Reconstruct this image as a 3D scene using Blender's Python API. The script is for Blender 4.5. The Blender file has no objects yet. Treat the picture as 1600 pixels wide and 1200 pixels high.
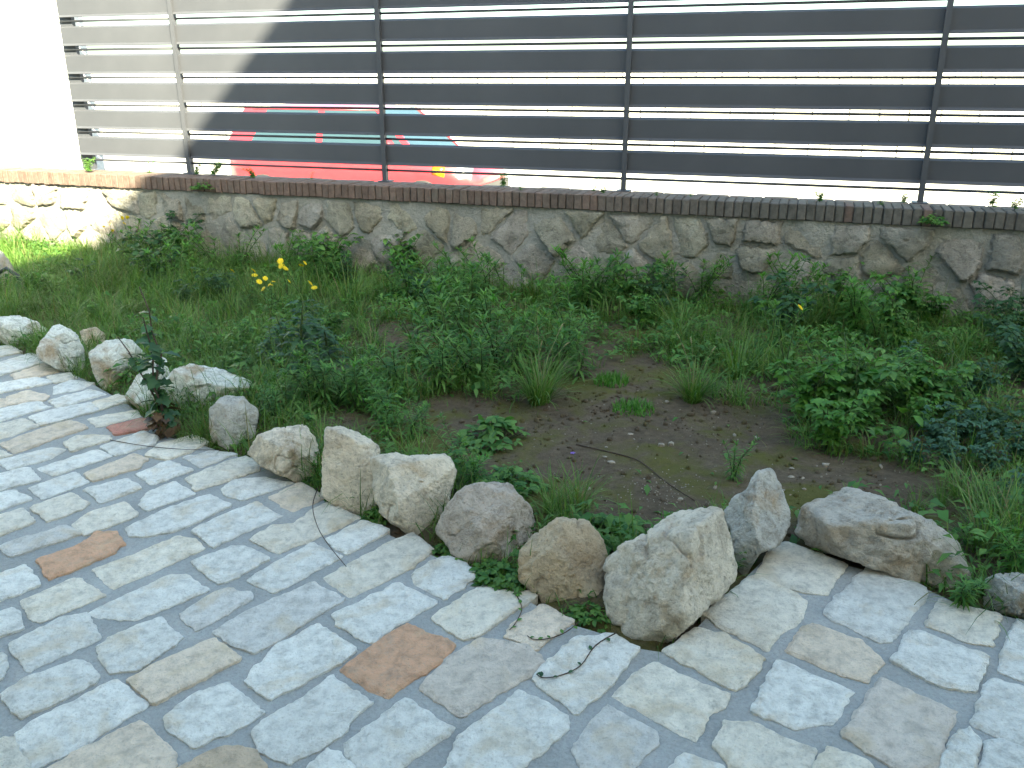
import bpy, math, random
import numpy as np
from mathutils import Matrix, Vector, Quaternion

# ------------------------------------------------------------------ camera, sky, sun, exposure
sc = bpy.context.scene
col = sc.collection
F, PITCH, CAM_H = 1360.0, math.atan(478 / 1360.0), 1.6
cam_d = bpy.data.cameras.new('camera')
cam_d.sensor_width = 36.0
cam_d.lens = 36.0 * F / 1600.0
cam_d.clip_start = 0.05
cam_d.clip_end = 3000
cam = bpy.data.objects.new('camera', cam_d)
col.objects.link(cam)
cam.location = (0, 0, CAM_H)
cam.rotation_euler = (math.pi / 2 - PITCH, 0, 0)
sc.camera = cam

WD = np.array([0.94543, -0.32581, 0.0])       # along the garden wall, towards the right
WN = np.array([0.32581, 0.94543, 0.0])        # across the wall, away from the house
SUN = 0.70 * WD - 0.75 * WN + np.array([0, 0, 0.70])
SUN = SUN / np.linalg.norm(SUN)
world = bpy.data.worlds.new('World')
sc.world = world
world.use_nodes = True
wn = world.node_tree
sky = wn.nodes.new('ShaderNodeTexSky')
sky.sky_type = 'NISHITA'
sky.sun_disc = False
sky.sun_elevation = math.asin(SUN[2])
sky.sun_rotation = math.atan2(SUN[0], SUN[1])
sky.air_density = 1.0
sky.dust_density = 2.5
sky.ozone_density = 1.0
bg = wn.nodes['Background']
bg.inputs['Strength'].default_value = 0.07
wn.links.new(sky.outputs[0], bg.inputs['Color'])
sun_d = bpy.data.lights.new('sun', 'SUN')
sun_d.energy = 4.0
sun_d.angle = math.radians(0.55)
sun_d.color = (1.0, 0.86, 0.69)
sun = bpy.data.objects.new('sun', sun_d)
col.objects.link(sun)
sun.rotation_euler = Vector(SUN.tolist()).to_track_quat('Z', 'Y').to_euler()
sun.location = (20, -40, 30)
sc.view_settings.view_transform = 'Standard'
sc.view_settings.look = 'None'
sc.view_settings.gamma = 1.0
sc.view_settings.use_curve_mapping = False
sc.view_settings.exposure = 3.52
sc.view_settings.use_white_balance = True
sc.view_settings.white_balance_temperature = 6700
sc.view_settings.white_balance_tint = -7

RNG = np.random.default_rng(7)
random.seed(7)

# ------------------------------------------------------------------ geometry of the place
def ray(x, y):
    cx, cy = (x - 800) / F, -(y - 600) / F
    return np.array([cx, math.cos(PITCH) + cy * math.sin(PITCH), -math.sin(PITCH) + cy * math.cos(PITCH)])
def on_ground(x, y, z=0.0):
    r = ray(x, y)
    return np.array([0, 0, CAM_H]) + r * ((z - CAM_H) / r[2])
ORIGIN = np.array([-3.45367, 8.00956, 0.0])   # a point on the wall's face
WALL_N = float(WN @ ORIGIN)                   # distance of the wall's face
CAM_S = float(-ORIGIN @ WD)
def on_plane(x, y, n):
    r = ray(x, y)
    return np.array([0, 0, CAM_H]) + r * (n / (WN @ r))
def sz(p):
    return float((p - ORIGIN) @ WD), float(p[2])
def wpt(s, n, z):                             # along wall, out from the camera, height
    return (s - CAM_S) * WD + n * WN + np.array([0, 0, z])
WALL_ROT = math.atan2(WD[1], WD[0])
CAP_BOT, CAP_TOP = 0.665, 0.78
STREET_Z = -0.30

# ------------------------------------------------------------------ noise
def _hash(ix, iy, iz, seed):
    h = (ix.astype(np.int64) * 374761393 + iy.astype(np.int64) * 668265263 + iz.astype(np.int64) * 2147483647 + seed * 974634777) & 0xffffffff
    h = ((h ^ (h >> 13)) * 1274126177) & 0xffffffff
    h = ((h ^ (h >> 16)) * 2246822519) & 0xffffffff
    return ((h ^ (h >> 15)) & 0xffffff) / float(0xffffff) * 2 - 1
def vnoise(p, seed=0):
    p = np.atleast_2d(p)
    i = np.floor(p).astype(np.int64)
    f = p - i
    u = f * f * f * (f * (f * 6 - 15) + 10)
    r = 0
    for dx in (0, 1):
        for dy in (0, 1):
            for dz in (0, 1):
                w = (u[:, 0] if dx else 1 - u[:, 0]) * (u[:, 1] if dy else 1 - u[:, 1]) * (u[:, 2] if dz else 1 - u[:, 2])
                r = r + w * _hash(i[:, 0] + dx, i[:, 1] + dy, i[:, 2] + dz, seed)
    return r
def fbm(p, octaves=4, seed=0, gain=0.5):
    p = np.atleast_2d(p).astype(float)
    a, t, r = 1.0, 0.0, 0
    for o in range(octaves):
        r = r + a * vnoise(p * (2.03 ** o) + o * 17.3, seed + o)
        t += a
        a *= gain
    return r / t

# ------------------------------------------------------------------ object helpers
def set_props(o, label=None, cat=None, group=None, kind=None):
    if label: o['label'] = label
    if cat: o['category'] = cat
    if group: o['group'] = group
    if kind: o['kind'] = kind
    return o
def mesh_data(name, verts, faces, mats, smooth=True, mat_index=None):
    me = bpy.data.meshes.new(name)
    me.from_pydata([tuple(map(float, v)) for v in verts], [], [tuple(map(int, f)) for f in faces])
    for m in (mats if isinstance(mats, (list, tuple)) else [mats]):
        me.materials.append(m)
    if smooth is True:
        me.polygons.foreach_set('use_smooth', [True] * len(me.polygons))
    elif smooth is not False:
        me.polygons.foreach_set('use_smooth', [bool(b) for b in smooth])
    if mat_index is not None:
        me.polygons.foreach_set('material_index', [int(b) for b in mat_index])
    me.update()
    return me
def link(name, data, parent=None, loc=(0, 0, 0), rot=(0, 0, 0), scale=(1, 1, 1), color=None):
    o = bpy.data.objects.new(name, data)
    col.objects.link(o)
    o.location = tuple(map(float, loc))
    o.rotation_euler = rot
    o.scale = scale
    if color is not None: o.color = (*color, 1.0)
    if parent is not None: o.parent = parent
    return o
def empty(name, loc=(0, 0, 0), rotz=0.0):
    o = bpy.data.objects.new(name, None)
    col.objects.link(o)
    o.location = tuple(map(float, loc))
    o.rotation_euler = (0, 0, rotz)
    o.empty_display_size = 0.1
    return o
def fast_mesh(name, verts, faces, mat):
    me = bpy.data.meshes.new(name)
    k = faces.shape[1]
    me.vertices.add(len(verts)); me.vertices.foreach_set('co', verts.astype(np.float32).ravel())
    me.loops.add(faces.size); me.loops.foreach_set('vertex_index', faces.astype(np.int32).ravel())
    me.polygons.add(len(faces)); me.polygons.foreach_set('loop_start', np.arange(0, faces.size, k, dtype=np.int32))
    me.materials.append(mat)
    me.update(calc_edges=True); me.validate()
    return me
class MB:
    def __init__(self):
        self.v, self.f, self.m = [], [], []
        self.mi = 0
    def add(self, verts, faces):
        b = len(self.v)
        self.v.extend([tuple(map(float, q)) for q in verts])
        for f in faces:
            self.f.append(tuple(b + i for i in f))
            self.m.append(self.mi)
    def box(self, lo, hi):
        x0, y0, z0 = lo; x1, y1, z1 = hi
        self.add([(x0, y0, z0), (x1, y0, z0), (x1, y1, z0), (x0, y1, z0), (x0, y0, z1), (x1, y0, z1), (x1, y1, z1), (x0, y1, z1)],
                 [(0, 3, 2, 1), (4, 5, 6, 7), (0, 1, 5, 4), (1, 2, 6, 5), (2, 3, 7, 6), (3, 0, 4, 7)])
    def tube(self, pts, radii, n=6, cap=True):
        pts = [np.array(p, float) for p in pts]
        if not hasattr(radii, '__len__'): radii = [radii] * len(pts)
        ring = []
        side = None
        for i, p in enumerate(pts):
            t = pts[min(i + 1, len(pts) - 1)] - pts[max(i - 1, 0)]
            t = t / (np.linalg.norm(t) + 1e-9)
            if side is None:
                side = np.cross(t, [0.3, 0.2, 1.0] if abs(t[2]) < 0.9 else [1.0, 0, 0])
            side = side - t * (side @ t)
            side = side / (np.linalg.norm(side) + 1e-9)
            up = np.cross(t, side)
            ring.append([p + radii[i] * (math.cos(2 * math.pi * k / n) * side + math.sin(2 * math.pi * k / n) * up) for k in range(n)])
        v = [q for r in ring for q in r]
        f = []
        for i in range(len(pts) - 1):
            for k in range(n):
                f.append((i * n + k, i * n + (k + 1) % n, (i + 1) * n + (k + 1) % n, (i + 1) * n + k))
        if cap:
            f.append(tuple(range(n))[::-1])
            f.append(tuple((len(pts) - 1) * n + k for k in range(n)))
        self.add(v, f)
    def leaf(self, base, direction, normal, length, width, droop=0.3, seg=3, shape=0.45, fold=0.25, lobes=0.0):
        d = np.array(direction, float); d /= np.linalg.norm(d) + 1e-9
        nrm = np.array(normal, float); nrm = nrm - d * (nrm @ d); nrm /= np.linalg.norm(nrm) + 1e-9
        p = np.array(base, float)
        v = [p.copy()]
        rows = []
        for i in range(1, seg + 1):
            t = i / seg
            ang = droop * length * 0 + droop / seg
            d2 = d * math.cos(ang) - nrm * math.sin(ang)
            nrm = nrm * math.cos(ang) + d * math.sin(ang)
            d = d2
            p = p + d * (length / seg)
            side = np.cross(d, nrm)
            if i < seg:
                w = width * 0.5 * (math.sin(math.pi * min(1, t ** (math.log(0.5) / math.log(shape)))))
                if lobes and i % 2 == 0: w *= 1 - lobes
                rows.append(len(v))
                v.extend([p - side * w + nrm * w * fold, p.copy(), p + side * w + nrm * w * fold])
            else:
                tip = len(v); v.append(p.copy())
        f = []
        r0 = rows[0]
        f += [(0, r0 + 1, r0), (0, r0 + 2, r0 + 1)]
        for a, b in zip(rows[:-1], rows[1:]):
            f += [(a, a + 1, b + 1, b), (a + 1, a + 2, b + 2, b + 1)]
        r1 = rows[-1]
        f += [(r1, r1 + 1, tip), (r1 + 1, r1 + 2, tip)]
        self.add(v, f)
    def blade(self, base, az, length, width, lean, curl, seg=3):
        d = np.array([math.cos(az), math.sin(az), 0]); up = np.array([0, 0, 1.0])
        side = np.array([-math.sin(az), math.cos(az), 0]) * width * 0.5
        p = np.array(base, float); a = lean
        v, f = [p - side, p + side], []
        for i in range(1, seg + 1):
            p = p + (d * math.sin(a) + up * math.cos(a)) * length / seg
            a += curl / seg
            if i < seg:
                w = 1 - 0.55 * i / seg
                v += [p - side * w, p + side * w]
                k = len(v) - 4
                f.append((k, k + 1, k + 3, k + 2))
            else:
                v.append(p.copy()); k = len(v) - 3
                f.append((k, k + 1, k + 2))
        self.add(v, f)
    def data(self, name, mats, smooth=True):
        return mesh_data(name, self.v, self.f, mats, smooth, self.m)

# ------------------------------------------------------------------ materials
def new_mat(name):
    m = bpy.data.materials.new(name)
    m.use_nodes = True
    nt = m.node_tree
    return m, nt, nt.nodes['Principled BSDF']
def nd(nt, t, **kw):
    n = nt.nodes.new(t)
    for k, v in kw.items():
        if k in n.inputs: n.inputs[k].default_value = v
        else: setattr(n, k, v)
    return n
def noise_node(nt, scale, detail=6, rough=0.6, coord='Object', dist=0.0):
    tc = nd(nt, 'ShaderNodeTexCoord')
    n = nd(nt, 'ShaderNodeTexNoise', Scale=scale, Detail=detail, Roughness=rough, Distortion=dist)
    nt.links.new(tc.outputs[coord], n.inputs['Vector'])
    return n
def offset_coord(nt, amount=37.0):
    """object coordinates shifted per object, so alike pieces never show the same grain"""
    tc = nd(nt, 'ShaderNodeTexCoord'); oi = nd(nt, 'ShaderNodeObjectInfo')
    mu = nd(nt, 'ShaderNodeMath', operation='MULTIPLY'); mu.inputs[1].default_value = amount
    nt.links.new(oi.outputs['Random'], mu.inputs[0])
    ad = nd(nt, 'ShaderNodeVectorMath', operation='ADD')
    nt.links.new(tc.outputs['Object'], ad.inputs[0]); nt.links.new(mu.outputs[0], ad.inputs[1])
    return ad.outputs[0], oi
def tex(nt, vec, scale, detail=6, rough=0.6, dist=0.0):
    n = nd(nt, 'ShaderNodeTexNoise', Scale=scale, Detail=detail, Roughness=rough, Distortion=dist)
    nt.links.new(vec, n.inputs['Vector'])
    return n.outputs['Fac']
def ramp(nt, fac, stops):
    r = nd(nt, 'ShaderNodeValToRGB')
    el = r.color_ramp.elements
    while len(el) < len(stops): el.new(0.5)
    for e, (p, c) in zip(el, stops):
        e.position = p
        e.color = (*c, 1) if hasattr(c, '__len__') else (c, c, c, 1)
    nt.links.new(fac, r.inputs[0])
    return r.outputs[0]
def mix(nt, fac, a, b, mode='MIX'):
    m = nd(nt, 'ShaderNodeMix', data_type='RGBA', blend_type=mode)
    for sock, val in ((m.inputs[0], fac), (m.inputs[6], a), (m.inputs[7], b)):
        if hasattr(val, 'is_output'): nt.links.new(val, sock)
        elif hasattr(val, '__len__'): sock.default_value = (*val, 1)
        else: sock.default_value = val
    return m.outputs[2]
def bump(nt, bsdf, heights, dist=0.01):
    prev = None
    for h, s in heights:
        b = nd(nt, 'ShaderNodeBump', Strength=s, Distance=dist)
        nt.links.new(h, b.inputs['Height'])
        if prev: nt.links.new(prev, b.inputs['Normal'])
        prev = b.outputs[0]
    nt.links.new(prev, bsdf.inputs['Normal'])

def stone_mat(name, stain, stain_amt, pit=0.5, bumps=(0.6, 0.5), scale=1.0, dark=(0.12, 0.11, 0.10), dark_amt=0.4, dist=0.012, weather=False):
    """limestone: the tint is the object's own colour; tan stains, dark pits and grain over it"""
    m, nt, b = new_mat(name)
    vec, oi = offset_coord(nt)
    big = tex(nt, vec, 5 * scale, 5, 0.6, 0.6)
    med = tex(nt, vec, 22 * scale, 8, 0.65, 0.3)
    fine = tex(nt, vec, 90 * scale, 6, 0.7)
    c = mix(nt, ramp(nt, med, [(0.32, 0.0), (0.72, 1.0)]), oi.outputs['Color'], oi.outputs['Color'])
    shade = ramp(nt, med, [(0.28, 0.62), (0.5, 0.97), (0.72, 1.15)])
    c = mix(nt, 1.0, c, shade, 'MULTIPLY')
    st = ramp(nt, big, [(0.52, 0.0), (0.68, stain_amt)])
    c = mix(nt, st, c, stain)
    pits = ramp(nt, fine, [(0.34, pit), (0.47, 0.0)])
    c = mix(nt, pits, c, dark)
    dk = ramp(nt, tex(nt, vec, 9 * scale, 9, 0.75, 0.8), [(0.33, dark_amt), (0.48, 0.0)])
    c = mix(nt, dk, c, dark)
    if weather:
        geo = nd(nt, 'ShaderNodeNewGeometry')
        wn_ = tex(nt, geo.outputs['Position'], 1.7, 6, 0.65, 0.8)
        c = mix(nt, 1.0, c, ramp(nt, wn_, [(0.34, (0.62, 0.62, 0.59)), (0.60, (1.08, 1.06, 1.03))]), 'MULTIPLY')
    nt.links.new(c, b.inputs['Base Color'])
    b.inputs['Roughness'].default_value = 0.92
    b.inputs['Specular IOR Level'].default_value = 0.2
    bump(nt, b, [(med, bumps[0]), (fine, bumps[1])], dist)
    return m
M = {}
M['paver'] = stone_mat('paver_limestone', (0.66, 0.53, 0.35), 0.55, 0.38, (0.9, 1.0), 1.2, (0.40, 0.36, 0.30), 0.32, 0.016)
M['boulder'] = stone_mat('boulder_limestone', (0.42, 0.29, 0.16), 0.8, 0.45, (0.9, 1.0), 0.9, (0.19, 0.155, 0.12), 0.6, 0.02)
M['rubble'] = stone_mat('rubble_stone', (0.28, 0.245, 0.20), 0.5, 0.5, (1.0, 0.9), 0.8, (0.12, 0.115, 0.10), 0.55, 0.03, True)

def simple_noise_mat(name, ca, cb, scale, bump_s=0.4, rough=0.9, dist=0.01, detail=8, spec=0.2, scale2=None):
    m, nt, b = new_mat(name)
    n = noise_node(nt, scale, detail, 0.65)
    n2 = noise_node(nt, scale2 or scale * 9, 6, 0.7)
    c = ramp(nt, n.outputs['Fac'], [(0.3, ca), (0.7, cb)])
    c = mix(nt, 1.0, c, ramp(nt, n2.outputs['Fac'], [(0.25, 0.75), (0.75, 1.2)]), 'MULTIPLY')
    nt.links.new(c, b.inputs['Base Color'])
    b.inputs['Roughness'].default_value = rough
    b.inputs['Specular IOR Level'].default_value = spec
    bump(nt, b, [(n.outputs['Fac'], bump_s), (n2.outputs['Fac'], bump_s)], dist)
    return m
M['joint'] = simple_noise_mat('paving_mortar', (0.26, 0.265, 0.255), (0.40, 0.40, 0.385), 3.2, 0.8, 0.95, 0.014, scale2=80)
M['wall_mortar'] = simple_noise_mat('wall_mortar', (0.25, 0.242, 0.22), (0.35, 0.335, 0.30), 2.4, 1.0, 0.95, 0.03, scale2=40)
M['coping_joint'] = simple_noise_mat('coping_joint', (0.06, 0.055, 0.05), (0.10, 0.09, 0.08), 20)
M['white_render'] = simple_noise_mat('white_render', (0.72, 0.71, 0.68), (0.80, 0.79, 0.76), 3, 0.2)
M['plaster'] = simple_noise_mat('house_plaster', (0.60, 0.52, 0.40), (0.68, 0.60, 0.47), 2, 0.2)
M['street'] = simple_noise_mat('pale_street', (0.42, 0.40, 0.36), (0.55, 0.53, 0.48), 0.7, 0.3, scale2=12)
M['block'] = stone_mat('pale_block', (0.62, 0.58, 0.48), 0.4, 0.2, (0.4, 0.3), 0.5, (0.4, 0.38, 0.33), 0.2)
M['block_joint'] = simple_noise_mat('block_joint', (0.07, 0.065, 0.055), (0.11, 0.10, 0.09), 4)
M['verge'] = simple_noise_mat('dry_ground', (0.20, 0.17, 0.11), (0.28, 0.25, 0.16), 0.4)

def brick_mat():
    m, nt, b = new_mat('coping_brick')
    vec, oi = offset_coord(nt)
    med = tex(nt, vec, 30, 8, 0.65)
    big = tex(nt, vec, 8, 4, 0.6)
    c = mix(nt, 1.0, oi.outputs['Color'], ramp(nt, med, [(0.25, 0.6), (0.75, 1.35)]), 'MULTIPLY')
    c = mix(nt, ramp(nt, big, [(0.5, 0.0), (0.75, 0.55)]), c, (0.12, 0.115, 0.10))
    nt.links.new(c, b.inputs['Base Color'])
    b.inputs['Roughness'].default_value = 0.9
    b.inputs['Specular IOR Level'].default_value = 0.2
    bump(nt, b, [(med, 0.5)], 0.006)
    return m
M['brick'] = brick_mat()

def metal_mat():
    m, nt, b = new_mat('fence_paint')
    n = noise_node(nt, 160, 3, 0.6)
    n2 = noise_node(nt, 1.6, 5, 0.6)
    c = ramp(nt, n2.outputs['Fac'], [(0.3, (0.045, 0.047, 0.056)), (0.7, (0.060, 0.062, 0.072))])
    nt.links.new(c, b.inputs['Base Color'])
    b.inputs['Roughness'].default_value = 0.55
    b.inputs['Specular IOR Level'].default_value = 0.35
    bump(nt, b, [(n.outputs['Fac'], 0.15)], 0.002)
    return m
M['metal'] = metal_mat()

def soil_mat():
    m, nt, b = new_mat('garden_soil')
    a = noise_node(nt, 1.3, 6, 0.6); f = noise_node(nt, 28, 10, 0.75); mo = noise_node(nt, 2.6, 6, 0.65, dist=0.6); g = noise_node(nt, 150, 4, 0.7)
    c = ramp(nt, a.outputs['Fac'], [(0.3, (0.098, 0.074, 0.050)), (0.7, (0.150, 0.116, 0.080))])
    c = mix(nt, 1.0, c, ramp(nt, f.outputs['Fac'], [(0.25, 0.55), (0.75, 1.4)]), 'MULTIPLY')
    moss = ramp(nt, mo.outputs['Fac'], [(0.46, 0.0), (0.60, 0.8)])
    c = mix(nt, moss, c, (0.105, 0.105, 0.024))
    c = mix(nt, ramp(nt, g.outputs['Fac'], [(0.66, 0.0), (0.72, 0.6)]), c, (0.25, 0.22, 0.18))
    nt.links.new(c, b.inputs['Base Color'])
    b.inputs['Roughness'].default_value = 0.97
    b.inputs['Specular IOR Level'].default_value = 0.1
    bump(nt, b, [(f.outputs['Fac'], 0.9), (g.outputs['Fac'], 0.6)], 0.02)
    return m
M['soil'] = soil_mat()

def leaf_mat(name, ca, cb, trans=0.3, rough=0.5, dry=None):
    m, nt, b = new_mat(name)
    geo = nd(nt, 'ShaderNodeNewGeometry'); oi = nd(nt, 'ShaderNodeObjectInfo')
    ad = nd(nt, 'ShaderNodeMath', operation='ADD'); fr = nd(nt, 'ShaderNodeMath', operation='FRACT')
    nt.links.new(geo.outputs['Random Per Island'], ad.inputs[0]); nt.links.new(oi.outputs['Random'], ad.inputs[1])
    nt.links.new(ad.outputs[0], fr.inputs[0])
    stops = [(0.0, ca), (0.85, cb)] + ([(0.93, dry)] if dry else [])
    c = ramp(nt, fr.outputs[0], stops)
    n = noise_node(nt, 3.0, 3, 0.5)
    c = mix(nt, 1.0, c, ramp(nt, n.outputs['Fac'], [(0.3, 0.75), (0.7, 1.25)]), 'MULTIPLY')
    nt.links.new(c, b.inputs['Base Color'])
    b.inputs['Roughness'].default_value = rough
    b.inputs['Specular IOR Level'].default_value = 0.3
    tr = nd(nt, 'ShaderNodeBsdfTranslucent')
    nt.links.new(mix(nt, 1.0, c, (1.1, 1.25, 0.6), 'MULTIPLY'), tr.inputs['Color'])
    ms = nd(nt, 'ShaderNodeMixShader'); ms.inputs[0].default_value = trans
    nt.links.new(b.outputs[0], ms.inputs[1]); nt.links.new(tr.outputs[0], ms.inputs[2])
    nt.links.new(ms.outputs[0], nt.nodes['Material Output'].inputs['Surface'])
    return m
M['grass'] = leaf_mat('grass_blades', (0.050, 0.120, 0.020), (0.140, 0.230, 0.050), 0.35, dry=(0.17, 0.16, 0.06))
M['weed'] = leaf_mat('weed_leaf', (0.044, 0.130, 0.028), (0.130, 0.240, 0.055), 0.42)
M['weed_light'] = leaf_mat('young_leaf', (0.065, 0.175, 0.030), (0.110, 0.230, 0.040), 0.42)
M['weed_dark'] = leaf_mat('dark_leaf', (0.024, 0.066, 0.026), (0.046, 0.100, 0.034), 0.25)
M['weed_blue'] = leaf_mat('bluish_leaf', (0.034, 0.085, 0.046), (0.052, 0.115, 0.058), 0.2)
M['dry_leaf'] = leaf_mat('withered_leaf', (0.050, 0.030, 0.018), (0.11, 0.065, 0.035), 0.15)
M['stem'] = simple_noise_mat('green_stem', (0.045, 0.075, 0.025), (0.07, 0.10, 0.035), 20, 0.1)
M['twig'] = simple_noise_mat('brown_twig', (0.045, 0.032, 0.024), (0.085, 0.06, 0.045), 20, 0.2)
M['straw'] = simple_noise_mat('straw', (0.19, 0.19, 0.09), (0.27, 0.26, 0.14), 20, 0.1)
M['petal'] = leaf_mat('yellow_petal', (0.72, 0.50, 0.015), (0.80, 0.62, 0.03), 0.3)
M['violet'] = leaf_mat('violet_petal', (0.20, 0.10, 0.45), (0.25, 0.14, 0.5), 0.3)
def plain(name, c, rough=0.5, metallic=0.0, coat=0.0, spec=0.5):
    m, nt, b = new_mat(name)
    n = noise_node(nt, 3, 3)
    cc = mix(nt, 1.0, c, ramp(nt, n.outputs['Fac'], [(0.3, 0.93), (0.7, 1.05)]), 'MULTIPLY')
    nt.links.new(cc, b.inputs['Base Color'])
    b.inputs['Roughness'].default_value = rough
    b.inputs['Metallic'].default_value = metallic
    b.inputs['Coat Weight'].default_value = coat
    b.inputs['Specular IOR Level'].default_value = spec
    return m
M['red_paint'] = plain('red_car_paint', (0.36, 0.022, 0.030), 0.35, 0, 0.8)
M['glass'] = plain('car_glass', (0.03, 0.055, 0.065), 0.06, 0, 0, 0.6)
M['rubber'] = plain('black_rubber', (0.02, 0.02, 0.02), 0.7)
M['chrome'] = plain('headlamp_silver', (0.65, 0.65, 0.66), 0.2, 0.7)
M['amber'] = plain('amber_lens', (0.6, 0.22, 0.01), 0.2)
M['trim'] = plain('dark_trim', (0.025, 0.025, 0.027), 0.5)
M['seat'] = plain('cream_seat', (0.5, 0.46, 0.38), 0.8)
M['hose'] = plain('black_hose', (0.018, 0.018, 0.02), 0.45)
M['roof'] = simple_noise_mat('roof_tiles', (0.22, 0.10, 0.06), (0.32, 0.15, 0.09), 2, 0.3)
M['window_glass'] = plain('window_glass', (0.05, 0.06, 0.07), 0.05)
M['shutter'] = plain('brown_shutter', (0.10, 0.06, 0.04), 0.6)

# ------------------------------------------------------------------ rough slab pieces (pavers, rubble)
def resample(poly, step):
    poly = np.asarray(poly, float)
    out = []
    for i in range(len(poly)):
        a, b = poly[i], poly[(i + 1) % len(poly)]
        k = max(1, int(round(np.linalg.norm(b - a) / step)))
        for j in range(k):
            out.append(a + (b - a) * j / k)
    return np.array(out)
def chaikin(poly, r=0.16):
    poly = np.asarray(poly, float)
    out = []
    for i in range(len(poly)):
        a, b = poly[i], poly[(i + 1) % len(poly)]
        out += [a + (b - a) * r, b - (b - a) * r]
    return np.array(out)
def area2(poly):
    x, y = poly[:, 0], poly[:, 1]
    return 0.5 * float(np.sum(x * np.roll(y, -1) - y * np.roll(x, -1)))
def slab(poly, h, step=0.018, jag=0.006, bury=0.03, edge=0.008, bulge=0.0, rough=0.004, seed=0, facet=0.0, rscale=14.0, rnd=0.045, inset=0.011):
    """a rough stone slab on the plane c = 0, its outline poly in (a, b); returns verts (a, b, c) about the centroid, faces, smooth flags"""
    poly = np.asarray(poly, float)
    if area2(poly) < 0: poly = poly[::-1]
    cen = poly.mean(0)
    p = resample(chaikin(poly, rnd), step) - cen
    n = len(p)
    t = np.roll(p, -1, 0) - np.roll(p, 1, 0)
    nr = np.stack([t[:, 1], -t[:, 0]], 1); nr /= np.linalg.norm(nr, axis=1)[:, None] + 1e-9
    q3 = np.c_[p * 26, np.full(n, seed * 3.7)]
    p = p + nr * (fbm(q3, 4, seed, 0.65)[:, None] * jag * 2.0)
    size = math.sqrt(abs(area2(p)))
    ins = min(inset, size * 0.09)
    k1 = 1 - ins / (size * 0.55)
    rings = [(1.0, -bury, 0), (1.0, h - edge, 0), (k1, h, 1), (k1 * 0.86, h, 1), (k1 * 0.70, h, 1), (k1 * 0.52, h, 1), (k1 * 0.34, h, 1), (k1 * 0.16, h, 1)]
    V, Fc, S = [], [], []
    for sc_, z, top in rings:
        q = p * sc_
        zz = np.full(n, z)
        nz = fbm(np.c_[q * rscale, np.full(n, seed * 1.3)], 4, seed + 5)
        if top:
            zz = zz + nz * rough + bulge * (1 - sc_ ** 2)
            if facet:
                zz = zz + facet * np.abs(vnoise(np.c_[q * rscale * 0.35, np.full(n, seed * 2.1)], seed + 9))
        elif z > 0:
            zz = zz + nz * edge * 0.8
        V.append(np.c_[q, zz])
    V.append(np.array([[0, 0, h + bulge + (facet * 0.5 if facet else 0)]]))
    V = np.concatenate(V)
    nrg = len(rings)
    for r in range(nrg - 1):
        for k in range(n):
            Fc.append((r * n + k, r * n + (k + 1) % n, (r + 1) * n + (k + 1) % n, (r + 1) * n + k)); S.append(r >= 2)
    for k in range(n):
        Fc.append(((nrg - 1) * n + k, (nrg - 1) * n + (k + 1) % n, nrg * n)); S.append(True)
    return cen, V, Fc, S
def inside(poly, x, y):
    poly = np.asarray(poly); r = np.zeros(np.shape(x), bool)
    j = len(poly) - 1
    for i in range(len(poly)):
        xi, yi, xj, yj = poly[i, 0], poly[i, 1], poly[j, 0], poly[j, 1]
        with np.errstate(divide='ignore', invalid='ignore'):
            c = ((yi > y) != (yj > y)) & (x < (xj - xi) * (y - yi) / (yj - yi + 1e-12) + xi)
        r ^= c
        j = i
    return r
def edge_dist(poly, x, y):
    poly = np.asarray(poly); best = np.full(np.shape(x), 1e9)
    for i in range(len(poly)):
        a, b = poly[i], poly[(i + 1) % len(poly)]
        ab = b - a
        t = np.clip(((x - a[0]) * ab[0] + (y - a[1]) * ab[1]) / (ab @ ab + 1e-12), 0, 1)
        best = np.minimum(best, np.hypot(x - a[0] - t * ab[0], y - a[1] - t * ab[1]))
    return best

# ------------------------------------------------------------------ the ground: street, bed, pavement
g = MB()
g.add([(-900, -900, -0.42), (900, -900, -0.42), (900, 900, -0.42), (-900, 900, -0.42)], [(0, 1, 2, 3)])
set_props(link('ground', g.data('ground', M['verge'])), 'dry pale ground reaching to the horizon', kind='structure')
g = MB()
g.add([wpt(-60, WALL_N + 0.39, STREET_Z), wpt(70, WALL_N + 0.39, STREET_Z), wpt(70, 22, STREET_Z), wpt(-60, 22, STREET_Z)], [(0, 1, 2, 3)])
set_props(link('street', g.data('street', M['street'])), 'pale sunlit street behind the slat fence', kind='structure')

edge_px = [(-420, 440), (-160, 492), (0, 542), (60, 562), (130, 592), (200, 632), (258, 682), (320, 697), (400, 724), (480, 764), (515, 788), (600, 832),
           (680, 870), (760, 907), (830, 942), (890, 975), (940, 990), (1000, 1014), (1040, 1020), (1085, 985), (1160, 908), (1216, 852),
           (1300, 878), (1420, 908), (1500, 945), (1600, 970), (1900, 1050)]
edge_w = [on_ground(*p)[:2] for p in edge_px]
pav_poly = np.array([wpt(CAM_S + 9, 0.3, 0)[:2]] + [(7.0, 1.6)] * 0 + [(-14.0, -6.0)] * 0 + edge_w[::-1][:0] + list(edge_w) + [(4.5, 1.75), (9.0, 0.2), (9, -6), (-14, -6), (-14, 8.2)])
pav_poly = pav_poly[1:]
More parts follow.
